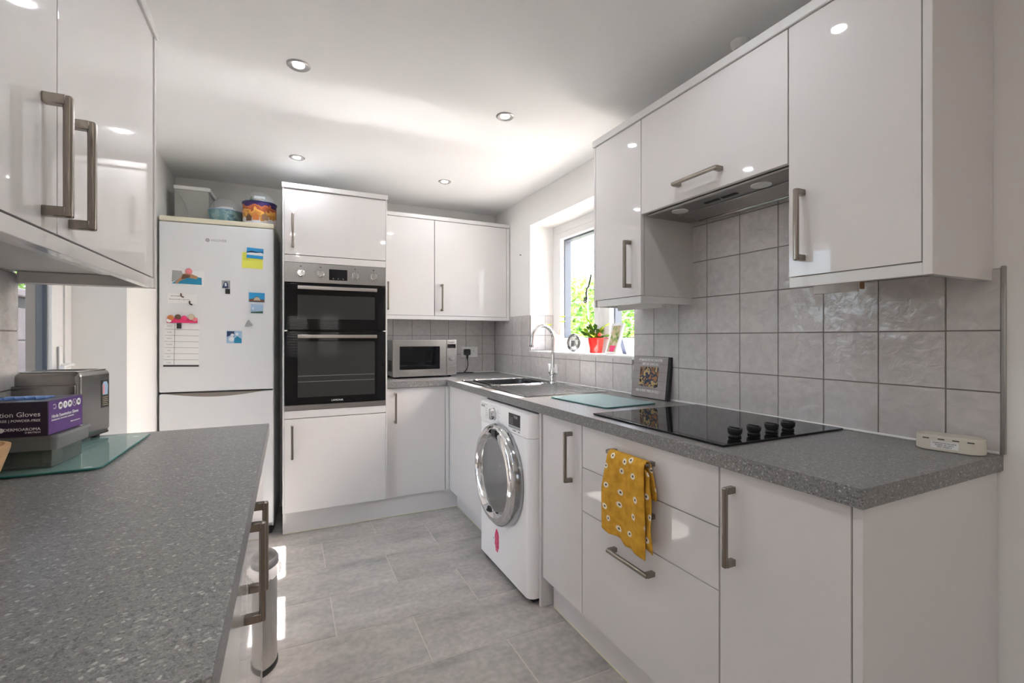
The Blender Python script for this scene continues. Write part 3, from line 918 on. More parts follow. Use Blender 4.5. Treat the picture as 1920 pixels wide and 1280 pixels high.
# ------------------------------------------------------------------ microwave, socket and plug
mw = thing('microwave', 'stainless steel microwave on the back worktop', 'microwave', (.668, 3.343, .91), R(3.2))
b2 = NB(); box(b2, .004, .481, .022, .310, .014, .279, .004, 2); part('body', b2, pm('silver_grey_paint', (.38, .38, .38), .35, .6), mw)
b2 = NB(); box(b2, 0, .403, 0, .024, .012, .281, .004, 2); d = part('door', b2, 'steel', mw)
b2 = NB(); box(b2, .049, .351, -.0012, -.0002, .064, .232); part('window', b2, 'black_glass', d)
b2 = NB(); box(b2, .405, .485, 0, .024, .012, .281, .004, 2); p = part('control_panel', b2, 'steel', mw)
b2 = NB(); box(b2, .412, .477, -.0012, -.0002, .217, .247); part('display', b2, 'black_glass', p)
b2 = NB(); lathe(b2, [(0, -.020), (.014, -.020), (.017, -.016), (.018, -.0005), (0, -.0005)], 24, (.445, 0, .138), 'y'); part('dial', b2, 'chrome', p)
b2 = NB()
for z in (.205, .192, .180, .166, .108, .098): box(b2, .413, .477, -.0008, -.0002, z, z + .0012)
for z in (.198, .186, .173): 
    for x in (.418, .440, .462): box(b2, x, x + .011, -.0008, -.0002, z, z + .0035)
part('button_marks', b2, 'grey_ink', p)
b2 = NB(); box(b2, .411, .479, -.003, .0005, .024, .082, .001, 1); part('door_button', b2, 'steel', p)
text('brand_lettering', 'Panasonic', .0125, 'black_ink', p, (.445, -.0004, .262), FRONT)
b2 = NB()
for k in range(5): box(b2, .0025, .0045, .05 + k * .02, .062 + k * .02, .05 + 0 * k, .13)
part('side_vent', b2, 'dark', mw)
for x in (.04, .445):
    for y in (.05, .28):
        b2 = NB(); cyl(b2, (x, y, 0), .012, .015, 'z', 12); part('foot', b2, 'rubber', mw)
sk = thing('wall_socket', 'white double wall socket behind the microwave', 'socket', (1.306, YB - .0075, 1.040))
b2 = NB(); box(b2, 0, .146, -.010, 0, 0, .088, .003, 2); part('plate', b2, 'wplastic', sk)
b2 = NB()
for dx in (.095,):
    box(b2, dx + .012, dx + .016, -.0105, -.0099, .050, .058); box(b2, dx - .004, dx - .001, -.0105, -.0099, .034, .037); box(b2, dx + .028, dx + .031, -.0105, -.0099, .034, .037)
part('socket_hole', b2, 'dark', sk)
for x in (.058, .086):
    b2 = NB(); box(b2, x, x + .010, -.013, -.010, .062, .078, .001, 1); part('switch', b2, 'wplastic', sk)
pl = thing('plug', 'black plug and cable in the wall socket by the microwave', 'plug', (1.350, YB - .018, 1.085))
b2 = NB(); prism(b2, rrect(-.026, .026, -.026, .026, .012), -.036, 0, 'xz', .004); part('plug_body', b2, 'black', pl)
b2 = NB(); tube(b2, [(0, -.02, -.02), (0, -.022, -.05), (.002, -.022, -.062)], .007, 8, [.012, .008, .004])
part('cord_grip', b2, 'black', pl)
b2 = NB(); tube(b2, [(.002, -.022, -.06), (.006, -.02, -.09), (.008, -.015, -.115), (-.004, -.02, -.145), (-.03, -.03, -.166), (-.02, -.045, -.1705), (.02, -.05, -.1705), (.045, -.04, -.1705), (.03, -.03, -.170), (-.02, -.025, -.1705), (-.07, -.02, -.1705), (-.115, -.03, -.1705), (-.15, -.03, -.1705)], .0038, 8)
part('cable', b2, 'black', pl)

# ------------------------------------------------------------------ fridge freezer
FRZ = R(-4)
ex = Vector((math.cos(FRZ), math.sin(FRZ), 0))
FP = Vector((-.083, 3.19, 0)) - ex * .580
fg = thing('fridge_freezer', 'tall white fridge freezer covered with magnets and photos', 'fridge freezer', FP, FRZ)
b2 = NB(); box(b2, .004, .576, .050, .470, .040, 1.870, .004, 2); part('body', b2, 'fridge_side', fg)
b2 = NB(); box(b2, 0, .580, 0, .048, .893, 1.868, .008, 3); ud = part('upper_door', b2, 'fridge', fg)
b2 = NB(); box(b2, 0, .580, 0, .048, .075, .885, .008, 3); ldr = part('lower_door', b2, 'fridge', fg)
b2 = NB(); box(b2, 0, .582, .0, .470, 1.871, 1.900, .006, 2); part('top_cap', b2, 'cream', fg, label='yellowed cream plastic top trim')
b2 = NB(); pts = [(.03 + .50 * i / 20, .8856) for i in range(21)] + [(.53 - .50 * i / 20, .8850 - .024 * math.sin(math.pi * i / 20)) for i in range(1, 20)]
prism(b2, pts, -.0012, .004, 'xz'); part('grip_recess', b2, 'grout', ldr, label='shallow grey crescent grip')
b2 = NB(); box(b2, .01, .57, .02, .05, .886, .892); part('door_gap', b2, 'dark', fg)
for x in (.04, .55):
    b2 = NB(); cyl(b2, (x, .05, 0), .018, .045, 'z', 14); part('foot', b2, 'rubber', fg)
b2 = NB(); cyl(b2, (.236, -.0012, 1.775), .0105, .002, 'y', 24); em = part('emblem', b2, 'grey_ink', ud)
text('emblem_letter', 'H', .012, 'white_ink', em, (.236, -.0016, 1.775), FRONT)
text('brand_lettering', 'HOOVER', .0195, 'grey_ink', ud, (.254, -.0004, 1.775), FRONT, 'LEFT', 1.0)

def on_fridge(name, label, cat, x0, x1, z0, z1, mat, th=.002, tilt=0.0, group='magnets and notes on the fridge', bev=0.0, lift=0.0):
    """flat item on the fridge door; x measured from the right edge of the door"""
    xc, zc = (x0 + x1) / 2 + .58, (z0 + z1) / 2
    p = FP + ex * xc + Vector((math.sin(FRZ) * 1, -math.cos(FRZ), 0)) * (.0006 + lift)
    t = thing(name, label, cat, (p.x, p.y, zc), 0, group, rot=(0, R(tilt), FRZ))
    w, h_ = (x1 - x0) / 2, (z1 - z0) / 2
    b3 = NB(); box(b3, -w, w, -th, 0, -h_, h_, bev, 2)
    part('card', b3, mat, t)
    return t, w, h_, th
def patch(t, name, pts, mat, y):
    b3 = NB(); prism(b3, pts, y - .0002, y + .0001, 'xz'); return part(name, b3, mat, t)

mats = {k: pm('print_' + k, c, .35) for k, c in dict(teal=(.01, .24, .42), sky=(.02, .30, .62), pale=(.35, .50, .68), tan=(.45, .25, .13), brown=(.16, .08, .045), sand=(.55, .46, .34), yellow=(.80, .80, .12), ltyellow=(.9, .9, .35), pink=(.75, .03, .16), rose=(.8, .25, .28), white=(.8, .8, .8), navy=(.02, .04, .12), grey=(.35, .36, .37), purple=(.10, .035, .20), dpurple=(.022, .010, .035), orange=(.62, .20, .05), green=(.03, .10, .04), snow=(.72, .75, .80), blue=(.10, .22, .55), olive=(.22, .19, .015)).items()}
t, w, h_, th = on_fridge('snapshot', 'snapshot of a tan animal on a blue mat, upper left of fridge door', 'photo', -.520, -.362, 1.508, 1.592, mats['white'], tilt=2)
patch(t, 'print', [(-.076, -.038), (.07, -.036), (.068, .005), (-.02, .012)], mats['teal'], -th - .0002)
patch(t, 'print', [(-.076, -.03), (-.02, .0), (-.03, .038), (-.076, .038)], mats['grey'], -th - .0003)
patch(t, 'print', [(-.05, -.038), (-.035, -.02), (.0, .0), (.045, -.005), (.05, .01), (.02, .022), (-.02, .022), (-.035, .0), (-.062, -.032)], mats['tan'], -th - .0006)
patch(t, 'print', [(-.03, -.01), (.01, .002), (.012, .016), (-.025, .018)], mats['brown'], -th - .0009)
b3 = NB(); lathe(b3, [(0, -.012), (.012, -.010), (.017, -.004), (.018, 0), (0, 0)], 18, (.004, -th - .0002, .037), 'y')
tg = part('magnet_stud', b3, mats['rose'], t)
t, w, h_, th = on_fridge('paper_note', 'white handwritten paper note held by two dark curved magnets', 'note', -.537, -.398, 1.402, 1.458, mats['white'], .0012, 1)
for i, (x, z, wd) in enumerate(((-.03, .013, .05), (-.012, -.006, .10))):
    b3 = NB()
    rng = random.Random(i)
    xx = x - wd / 2
    while xx < x + wd / 2:
        s = rng.uniform(.004, .009); box(b3, xx, xx + s, -th - .0004, -th, z - rng.uniform(.001, .003), z + rng.uniform(.001, .003)); xx += s + .003
    part('handwriting', b3, 'grey_ink', t)
for x, z, m_ in ((.008, .022, mats['brown']), (.050, -.020, 'black')):
    b3 = NB(); tube(b3, [(x + .014 * math.cos(R(a)), -th - .004, z + .014 * math.sin(R(a))) for a in range(150, 275, 12)], .004, 8); part('curved_magnet', b3, m_, t)
t, w, h_, th = on_fridge('magnet_clip', 'red and pink decorative magnet above the weekly planner', 'magnet', -.540, -.392, 1.290, 1.318, mats['pink'], .006, 0, bev=.003, lift=.004)
for x, z, r, m_ in ((-.055, .014, .016, 'orange'), (-.02, .020, .015, 'brown'), (.01, .014, .014, 'pink'), (.045, .020, .017, 'sand'), (.062, .006, .012, 'rose'), (-.062, .0, .012, 'white')):
    b3 = NB(); lathe(b3, [(0, -.005), (r * .8, -.005), (r, -.002), (r, 0), (0, 0)], 18, (x, -th - .0002, z), 'y'); part('bead', b3, mats[m_], t)
b3 = NB(); box(b3, -.026, -.004, -.008, -.001, -.046, -.016, .001, 1); part('black_clip', b3, 'black', t)
t, w, h_, th = on_fridge('weekly_planner', 'white weekly planner board with ruled rows on the fridge', 'planner', -.555, -.384, 1.044, 1.287, mats['white'], .0016, 1.2)
b3 = NB()
for k in range(1, 7): box(b3, -w + .003, w - .003, -th - .0004, -th, h_ - k * 2 * h_ / 7 - .0007, h_ - k * 2 * h_ / 7 + .0007)
box(b3, -w * .42, -w * .42 + .0016, -th - .0004, -th, -h_ + .006, h_ - .003)
box(b3, -w, w, -.006, -.0002, -h_ - .004, -h_ + .005, .001, 1)
part('ruled_lines', b3, 'black_ink', t)
for k, s in enumerate(('MON', 'TUES', 'WEDS', 'THURS', 'FRI', 'SAT', 'SUN')):
    text('day_lettering', s, .010, 'grey_ink', t, (-w * .71, -th - .0002, h_ - (k + .5) * 2 * h_ / 7), FRONT)
t, w, h_, th = on_fridge('sticky_note', 'yellow sticky note partly under a blue picture magnet', 'note', -.168, -.057, 1.622, 1.716, mats['yellow'], .0008, 1.5)
b3 = NB()
for k in range(6): box(b3, -.05, -.03 + .008 * (k % 3), -th - .0003, -th, .040 - k * .008, .041 - k * .008)
part('handwriting', b3, mats['olive'], t)
t, w, h_, th = on_fridge('picture_magnet', 'blue and white landscape magnet on the yellow sticky note', 'magnet', -.143, -.055, 1.682, 1.744, mats['sky'], .003, 3, lift=.0012)
patch(t, 'print', [(-.044, -.004), (-.02, .006), (.0, .002), (.03, .008), (.044, .0), (.044, -.012), (-.044, -.012)], mats['snow'], -th - .0002)
patch(t, 'print', [(-.044, .006), (-.02, .014), (.01, .010), (.044, .014), (.044, .009), (.01, .004), (-.044, .002)], mats['navy'], -th - .0004)
t, w, h_, th = on_fridge('picture_magnet', 'small black and white portrait magnet with dark tab, mid fridge door', 'magnet', -.272, -.230, 1.497, 1.543, mats['grey'], .003)
patch(t, 'print', [(-.018, -.021), (-.012, .0), (-.008, .014), (.004, .016), (.01, .004), (.012, -.021)], mats['navy'], -th - .0002)
patch(t, 'print', [(-.006, -.012), (-.006, .008), (.003, .009), (.005, -.010)], mats['snow'], -th - .0005)
b3 = NB(); box(b3, -.003, .021, -.004, 0, -.056, -.026, .0005, 1); part('dark_tab', b3, 'black', t)
t, w, h_, th = on_fridge('picture_magnet', 'blue sky and building magnet, upper of two by the fridge edge', 'magnet', -.131, -.048, 1.420, 1.476, mats['sky'], .003, 1)
patch(t, 'print', [(-.041, -.027), (.041, -.027), (.041, -.012), (.02, -.010), (.01, .0), (.0, .008), (-.01, .0), (-.02, -.008), (-.041, -.012)], mats['brown'], -th - .0002)
patch(t, 'print', [(-.018, -.018), (.02, -.018), (.014, -.004), (.0, .004), (-.012, -.004)], mats['sand'], -th - .0005)
t, w, h_, th = on_fridge('picture_magnet', 'pale blue lighthouse magnet, lower of two by the fridge edge', 'magnet', -.122, -.056, 1.352, 1.408, mats['pale'], .003, 1)
patch(t, 'print', [(-.032, -.027), (.032, -.027), (.032, -.014), (-.032, -.020)], mats['green'], -th - .0002)
patch(t, 'print', [(-.026, -.006), (-.016, -.006), (-.018, .008), (-.024, .008)], mats['snow'], -th - .0004)
t, w, h_, th = on_fridge('picture_magnet', 'blue and white snowy scene magnet low on the fridge door', 'magnet', -.248, -.168, 1.172, 1.246, mats['pale'], .003, 1)
for i, q in enumerate(([(-.038, .0), (-.02, .01), (.0, .002), (.0, .034), (-.038, .034)], [(.0, -.035), (.038, -.035), (.038, -.01), (.015, .006), (.0, -.01)])):
    patch(t, 'print', q, mats['navy'] if i == 0 else mats['teal'], -th - .0002 - i * .0002)
for x, z, r in ((-.014, -.012, .014), (-.010, .012, .009), (.014, .018, .008)):
    b3 = NB(); cyl(b3, (x, -th - .0012, z), r, .0006, 'y', 16); part('print', b3, mats['snow'], t)
p = FP + ex * (.58 - .137)
t = thing('shell_magnet', 'small grey shell-shaped magnet right of the snowy scene magnet', 'magnet', (p.x, p.y - .001, 1.285), 0, 'magnets and notes on the fridge', rot=(0, R(-35), FRZ))
b3 = NB()
for k in range(5): tube(b3, [(-.018, -.006, 0), (.0, -.009, (k - 2) * .004), (.020, -.005, (k - 2) * .009)], .004, 6, [.002, .005, .003])
part('shell', b3, mats['grey'], t)

# ------------------------------------------------------------------ things on top of the fridge
ft = 1.9005
g = thing('globe_bowl', 'teal bowl with clear domed lid on top of the fridge', 'bowl', (-.352, 3.40, ft))
b3 = NB(); lathe(b3, [(0, 0), (.05, 0), (.068, .015), (.088, .045), (.097, .078), (.097, .084), (.090, .084), (.08, .05), (.05, .012), (0, .010)], 36)
part('bowl', b3, photo_mat('icy_teal_print', [(.10, .24, .28), (.17, .33, .37), (.30, .45, .50), (.12, .26, .33)], 16), g)
b3 = NB(); lathe(b3, [(.095, .0845), (.099, .0865), (.099, .090), (.092, .0905)], 36); part('rim', b3, mats['pale'], g)
b3 = NB(); lathe(b3, [(.094, .091)] + [(.094 * math.cos(R(a)), .091 + .082 * math.sin(R(a))) for a in range(8, 90, 9)] + [(0, .173)], 36); part('dome_lid', b3, 'clear', g)
b3 = NB(); lathe(b3, [(0, .0885), (.085, .0885), (.06, .105), (.035, .118), (.0, .112)], 20); part('snow_scene', b3, mats['snow'], g)
g = thing('village_tin', 'round tin printed with a snowy night village, clear dome on top', 'tin', (-.163, 3.312, ft))
tin = pm('tin_print', (.1, .03, .2), .3)
nt = tin.node_tree; bs = nt.nodes['Principled BSDF']
tc = nt.nodes.new('ShaderNodeTexCoord'); sp = nt.nodes.new('ShaderNodeSeparateXYZ'); nz = nt.nodes.new('ShaderNodeTexNoise'); nz.inputs['Scale'].default_value = 30
ad = nt.nodes.new('ShaderNodeMath'); ad.operation = 'MULTIPLY_ADD'; ad.inputs[1].default_value = .10
nt.links.new(tc.outputs['Object'], sp.inputs[0]); nt.links.new(tc.outputs['Object'], nz.inputs[0])
nt.links.new(nz.outputs[0], ad.inputs[0]); nt.links.new(sp.outputs[2], ad.inputs[2])
mu = nt.nodes.new('ShaderNodeMath'); mu.operation = 'MULTIPLY'; mu.inputs[1].default_value = 4.6
nt.links.new(ad.outputs[0], mu.inputs[0])
rp = ramp(nt, [(.0, (.70, .72, .78)), (.34, (.75, .70, .68)), (.40, (.62, .28, .05)), (.52, (.85, .45, .10)), (.60, (.45, .10, .04)), (.68, (.60, .16, .05)), (.75, (.05, .02, .14)), (.9, (.03, .015, .12))], 'CONSTANT')
nt.links.new(mu.outputs[0], rp.inputs[0]); nt.links.new(rp.outputs[0], bs.inputs['Base Color'])
b3 = NB(); lathe(b3, [(0, 0), (.092, 0), (.094, .003), (.094, .133), (0, .133)], 40); part('tin_body', b3, tin, g)
b3 = NB(); lathe(b3, [(.088, .1335), (.097, .1335), (.098, .137), (.097, .141), (.088, .141)], 40); part('lid_rim', b3, mats['navy'], g)
b3 = NB(); lathe(b3, [(.085, .1415)] + [(.085 * math.cos(R(a)), .1415 + .075 * math.sin(R(a))) for a in range(8, 90, 9)] + [(0, .2165)], 36); part('dome', b3, 'clear', g)
b3 = NB(); lathe(b3, [(0, .1345), (.083, .1345), (.05, .148), (0, .150)], 20); part('snow_base', b3, mats['snow'], g)
b3 = NB(); box(b3, -.025, .025, -.02, .02, .146, .170); hs = part('model_house', b3, mats['sand'], g)
b3 = NB(); prism(b3, [(-.026, .169), (.026, .169), (0, .192)], -.03, .03, 'yz'); part('snowy_roof', b3, mats['snow'], hs)
b3 = NB(); lathe(b3, [(.004, .146), (.003, .165), (.012, .165), (.0, .190)], 10, (-.045, 0, 0)); part('model_tree', b3, mats['green'], g)
b3 = NB()
# two patches of printed houses on the tin front
for i, (a, z, m_) in enumerate(((-100, .05, 'orange'), (-70, .055, 'tan'), (-125, .045, 'brown'))):
    ca, sa = math.cos(R(a)), math.sin(R(a))
    hb = NB(); prism(hb, [(-.018, 0), (.018, 0), (.018, .026), (0, .044), (-.018, .026)], -.0006, .0, 'xz')
    part('printed_house', hb, mats[m_], g, (.0945 * ca, .0945 * sa, z - .03), (0, 0, R(a + 90)))
bx = thing('storage_box', 'cloudy plastic storage box at the back left on top of the fridge', 'box', (-.625, 3.44, ft), R(-2))
b3 = NB()
W_, D_, H_ = .175, .20, .235
box(b3, 0, W_, 0, .003, 0, H_); box(b3, 0, W_, D_ - .003, D_, 0, H_); box(b3, 0, .003, .003, D_ - .003, 0, H_); box(b3, W_ - .003, W_, .003, D_ - .003, 0, H_); box(b3, .003, W_ - .003, .003, D_ - .003, 0, .003)
part('box_body', b3, 'frost', bx)
b3 = NB(); box(b3, -.004, W_ + .010, -.008, .0, H_ - .022, H_, .002, 1); box(b3, W_, W_ + .010, 0, D_, H_ - .022, H_, .002, 1); part('box_rim', b3, 'wplastic', bx)
b3 = NB(); tube(b3, [(.01, -.006, .20), (.03, -.010, .17), (.06, -.012, .11), (.075, -.011, .05), (.078, -.008, .004)], .002, 6); part('carry_strap', b3, 'grey_ink', bx)

# ------------------------------------------------------------------ washing machine (faces -X)
wm = thing('washing_machine', 'white washing machine with a large chrome porthole door', 'washing machine', (.968, 2.437, 0), R(-90))
b2 = NB(); box(b2, .004, .596, .055, .57, .025, .858, .006, 2); part('body', b2, pm('wm_side_grey', (.70, .695, .70), .35), wm)
b2 = NB()
def front_shell(b, z0, z1):
    pts = [(0, .055)] + [(.035 - .035 * math.cos(R(a)), .035 - .035 * math.sin(R(a))) for a in range(0, 91, 15)] + [(.565 + .035 * math.sin(R(a)), .035 - .035 * math.cos(R(a))) for a in range(0, 91, 15)] + [(.600, .055)]
    prism(b, pts, z0, z1, 'xy')
front_shell(b2, .030, .748); part('front_panel', b2, 'wm_white', wm)
b2 = NB(); front_shell(b2, .750, .860); cp = part('control_panel', b2, 'wm_white', wm)
b2 = NB(); box(b2, .02, .58, .03, .5, .006, .030); part('base_shadow_gap', b2, 'rubber', wm)
for x in (.06, .54):
    b2 = NB(); cyl(b2, (x, .09, 0), .02, .026, 'z', 14); part('foot', b2, 'rubber', wm)
cx, cz = .300, .520
b2 = NB(); lathe(b2, [(.205, .0), (.243, -.002), (.247, -.018), (.243, -.040), (.228, -.056), (.205, -.062), (.186, -.050), (.176, -.030), (.170, -.010), (.170, .0)], 64, (cx, 0, cz), 'y')
dr = part('porthole_ring', b2, 'chrome', wm, label='chrome porthole door ring')
b2 = NB(); lathe(b2, [(.2475, -.001), (.252, -.004), (.253, -.016), (.249, -.034), (.2455, -.040)], 64, (cx, 0, cz), 'y'); part('outer_bezel', b2, 'chrome_dark', dr)
b2 = NB(); lathe(b2, [(.170, -.022), (.150, -.030), (.135, -.012), (.118, .016), (.09, .034), (.05, .044), (0, .047)], 48, (cx, 0, cz), 'y')
part('porthole_glass', b2, pm('smoked_porthole_glass', (.08, .085, .09), .04, .3, spec=.7), dr)
b2 = NB(); lathe(b2, [(.146, -.0315), (.140, -.036), (.134, -.0305)], 48, (cx, 0, cz), 'y'); part('inner_ring', b2, 'chrome', dr)
b2 = NB(); cyl(b2, (cx + .085, -.033, cz + .075), .011, .001, 'y', 16); part('red_sticker', b2, mats['pink'], dr)
b2 = NB(); box(b2, cx + .02, cx + .07, -.066, -.056, cz + .20, cz + .235, .003, 2); part('door_grip', b2, 'black', dr)
b2 = NB(); box(b2, .022, .128, -.0016, .001, .764, .848, .001, 1); dd = part('detergent_drawer', b2, 'wplastic', cp)
b2 = NB(); box(b2, .030, .124, -.0022, -.0016, .843, .8445); part('drawer_line', b2, 'black_ink', dd)
text('brand_lettering', 'HOOVER', .0165, 'black_ink', dd, (.034, -.0018, .832), FRONT, 'LEFT', .75)
b2 = NB()
for k in range(4): box(b2, .096, .122, -.0021, -.0016, .822 - k * .012, .824 - k * .012)
part('drawer_print', b2, 'grey_ink', dd)
b2 = NB(); lathe(b2, [(0, -.026), (.024, -.026), (.029, -.021), (.031, -.002), (.033, 0), (0, 0)], 32, (.205, 0, .806), 'y'); dl = part('programme_dial', b2, 'chrome', cp)
b2 = NB(); box(b2, .200, .210, -.032, -.0262, .784, .828, .002, 1); part('dial_grip', b2, 'wplastic', dl)
b2 = NB()
for k in range(9):
    box(b2, .246, .246 + .016 + .010 * (k % 3), -.0006, .0004, .834 - k * .0075, .8355 - k * .0075)
for k in range(5): box(b2, .165 + k * .018, .176 + k * .018, -.0006, .0004, .8475 - 0.0004 * k, .849 - .0004 * k)
part('programme_print', b2, 'grey_ink', cp)
b2 = NB(); box(b2, .388, .512, -.0012, .001, .785, .842, .0005, 1); ds = part('display', b2, 'black_glass', cp)
b2 = NB()
for k in range(5):
    box(b2, .398, .412, -.0016, -.0012, .791 + k * .007, .793 + k * .007); box(b2, .420, .434, -.0016, -.0012, .791 + k * .007, .793 + k * .007)
for x, wd in ((.446, .006), (.458, .010), (.474, .010)): box(b2, x, x + wd, -.0016, -.0012, .822, .834)
part('display_print', b2, 'grey_ink', ds)
b2 = NB(); box(b2, .386, .514, -.0008, .001, .772, .7835, .0004, 1); part('button_strip', b2, mats['grey'], cp)
text('small_lettering', 'DYNAMIC', .0095, 'grey_ink', cp, (.43, -.0003, .7625), FRONT, 'LEFT', .9)
text('small_lettering', 'NEXT', .0105, mats_key if False else 'grey_ink', cp, (.487, -.0003, .7625), FRONT, 'LEFT', .9)
b2 = NB()
pts = [(.245 + .026 * math.cos(R(a)) * (1 + .12 * math.sin(a * .9)), .160 + .058 * math.sin(R(a)) * (1 + .06 * math.cos(a * 1.7))) for a in range(0, 360, 12)]
prism(b2, pts, -.0010, .0008, 'xz'); st = part('pink_sticker', b2, mats['pink'], wm, label='torn pink oval sticker')
b2 = NB()
for x0, z0, x1, z1 in ((.234, .125, .239, .195), (.248, .130, .252, .190), (.234, .155, .256, .160), (.228, .115, .260, .119)): box(b2, x0, x1, -.0013, -.0010, z0, z1)
part('torn_paper', b2, mats['rose'], st)
b2 = NB(); cyl(b2, (.205, -.0006, .160), .0035, .001, 'y', 10); part('drain_dot', b2, 'dark', wm)

# ------------------------------------------------------------------ sink and tap
sk = thing('kitchen_sink', 'stainless steel inset sink with drainer under the window', 'sink', (1.06, 2.04, .911))
SX, SY = .500, .955                        # local size
b2 = NB()
bx0, bx1, by0, by1 = HX0 - 1.06, HX1 - 1.06, HY0 - 2.04, HY1 - 2.04
for a in ((0, SX, 0, by0), (0, SX, by1, SY), (0, bx0, by0, by1), (bx1, SX, by0, by1)): box(b2, a[0], a[1], a[2], a[3], 0, .0022)
bmesh.ops.remove_doubles(b2, verts=b2.verts[:], dist=1e-5)
part('deck', b2, 'sink', sk)
b2 = NB(); pts = rrect(.002, SX - .002, .002, SY - .002, .02)
tube(b2, [(p[0], p[1], .003) for p in pts] + [(pts[0][0], pts[0][1], .003)], .0032, 6); part('rolled_rim', b2, 'chrome', sk)
b2 = NB(); d_ = -.155
def bowl_ring(i, z, r): return [(p[0], p[1], z) for p in rrect(bx0 + i, bx1 - i, by0 + i, by1 - i, r, 4)]
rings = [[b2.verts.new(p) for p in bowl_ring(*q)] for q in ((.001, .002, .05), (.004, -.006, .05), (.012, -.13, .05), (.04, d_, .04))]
for A, B in zip(rings, rings[1:]):
    n = len(A)
    for i in range(n): b2.faces.new((A[i], B[i], B[(i + 1) % n], A[(i + 1) % n]))
b2.faces.new(rings[-1]); bmesh.ops.recalc_face_normals(b2, faces=b2.faces[:])
for f in b2.faces: f.normal_flip()
part('bowl', b2, pm('shaded_bowl_steel', (.07, .07, .075), .22, .6), sk)  # shade inside the steel bowl is put into this dark colour
b2 = NB(); pts = rrect(bx0 - .006, bx1 + .006, by0 - .006, by1 + .006, .05, 5); tube(b2, [(p[0], p[1], .004) for p in pts] + [(pts[0][0], pts[0][1], .004)], .005, 6); part('bowl_rim', b2, 'chrome', sk)
b2 = NB(); lathe(b2, [(0, d_ + .001), (.035, d_ + .001), (.042, d_ + .004), (.035, d_ + .006), (0, d_ + .003)], 24, ((bx0 + bx1) / 2, (by0 + by1) / 2, 0)); part('waste', b2, 'chrome', sk)
for k in range(9):
    b2 = NB(); x = .085 + k * .040
    tube(b2, [(x, .05, .0022), (x, .28, .0028), (x, by0 - .05, .0022)], .0032, 6, [.001, .0032, .001]); part('drainer_rib', b2, 'sink', sk)
tp = thing('kitchen_tap', 'chrome swan-neck mixer tap behind the sink', 'tap', (1.522, 2.560, .9137))
b2 = NB(); lathe(b2, [(0, 0), (.026, 0), (.026, .006), (.020, .012), (.018, .05), (.021, .055), (.021, .078), (.016, .092), (.0125, .10), (0, .10)], 28); part('tap_body', b2, 'chrome', tp)
pts = [(0, 0, .095), (0, 0, .20), (0, 0, .285)] + [(-.075 + .075 * math.cos(R(a)), 0, .285 + .082 * math.sin(R(a))) for a in range(12, 181, 12)] + [(-.152, 0, .262), (-.156, 0, .243)]
b2 = NB(); tube(b2, pts, .0108, 14); part('spout', b2, 'chrome', tp)
b2 = NB(); cyl(b2, (-.157, 0, .232), .0135, .013, 'z', 16); part('aerator', b2, 'chrome_dark', tp)
for s in (-1, 1):
    b2 = NB(); tube(b2, [(0, s * .012, .066), (0, s * .034, .066), (0, s * .042, .070)], .009, 12, [.008, .010, .009]); ar = part('lever_arm', b2, 'chrome', tp)
    b2 = NB(); tube(b2, [(0, s * .042, .072), (-.002, s * .043, .090), (-.004, s * .044, .122)], .006, 10, [.0085, .007, .008]); part('lever_tip', b2, 'wplastic', ar, label='white ceramic lever tip')

# ------------------------------------------------------------------ hob, glass boards
hb = thing('ceramic_hob', 'black glass ceramic hob with four knobs', 'hob', (1.050, .878, .911))
b2 = NB(); box(b2, 0, .545, 0, .590, 0, .006, .0015, 2); part('glass_top', b2, 'black_glass', hb)
for i, x in enumerate((.118, .200, .280, .358)):
    b2 = NB(); lathe(b2, [(0, .0065), (.017, .0065), (.018, .010), (.015, .013), (.0195, .019), (.0205, .030), (.019, .0325), (0, .0325)], 28, (x, .058, 0)); k = part('knob', b2, 'black', hb)
    b2 = NB(); box(b2, x - .0035, x + .0035, .041, .075, .0326, .0355, .001, 1); part('knob_grip', b2, 'black', k)
def glass_board(label, loc, rz, w, d, mat='glass_board'):
    t = thing('glass_cutting_board', label, 'cutting board', loc, R(rz), 'glass worktop savers')
    b2 = NB(); prism(b2, rrect(0, w, 0, d, .022), .002, .006, 'xy'); part('board', b2, mat, t)
    b2 = NB(); pts = rrect(-.0003, w + .0003, -.0003, d + .0003, .022); tube(b2, [(p[0], p[1], .004) for p in pts] + [(pts[0][0], pts[0][1], .004)], .0021, 6); part('polished_edge', b2, 'glass_edge', t)
    for x, y in ((.03, .03), (w - .03, .03), (.03, d - .03), (w - .03, d - .03)):
        b2 = NB(); cyl(b2, (x, y, 0), .008, .0022, 'z', 12); part('foot', b2, 'wplastic', t)
    return t
glass_board('pale teal glass board between the sink and the hob', (1.183, 1.560, .9105), 4.0, .292, .412, thin_glass('light_glass_board', (.66, .84, .86), (.50, .70, .74), .62, .06))
glass_board('green-edged glass board under the toaster and glove box', (XL + .012, 1.330, .9105), 0, .282, .425)

# ------------------------------------------------------------------ plaque leaning on the tiles
pq = thing('photo_plaque', 'grey weathered-look photo plaque leaning on the tiles beside the hob', 'plaque', (1.566, 1.862, .9105), 0, rot=(R(-7), 0, R(-87)))
b2 = NB(); box(b2, 0, .236, 0, .020, 0, .205, .001, 1); part('block', b2, 'black', pq)
b2 = NB(); box(b2, .001, .222, -.0012, -.0002, .004, .203); pf = part('printed_face', b2, 'plaque', pq)
b2 = NB()
for z in (.045, .088, .130, .168): box(b2, .002, .221, -.0015, -.0012, z, z + .0008)
part('plank_lines', b2, 'dark', pf)
b2 = NB(); prism(b2, [(.046 + .124 * x, .056 + .098 * z) for x, z in ((0, .03), (.2, 0), (.5, .02), (.8, -.02), (1, .05), (.98, .4), (1.01, .8), (.97, 1), (.6, .98), (.3, 1.01), (.02, .97), (.03, .5))], -.0022, -.0012, 'xz')
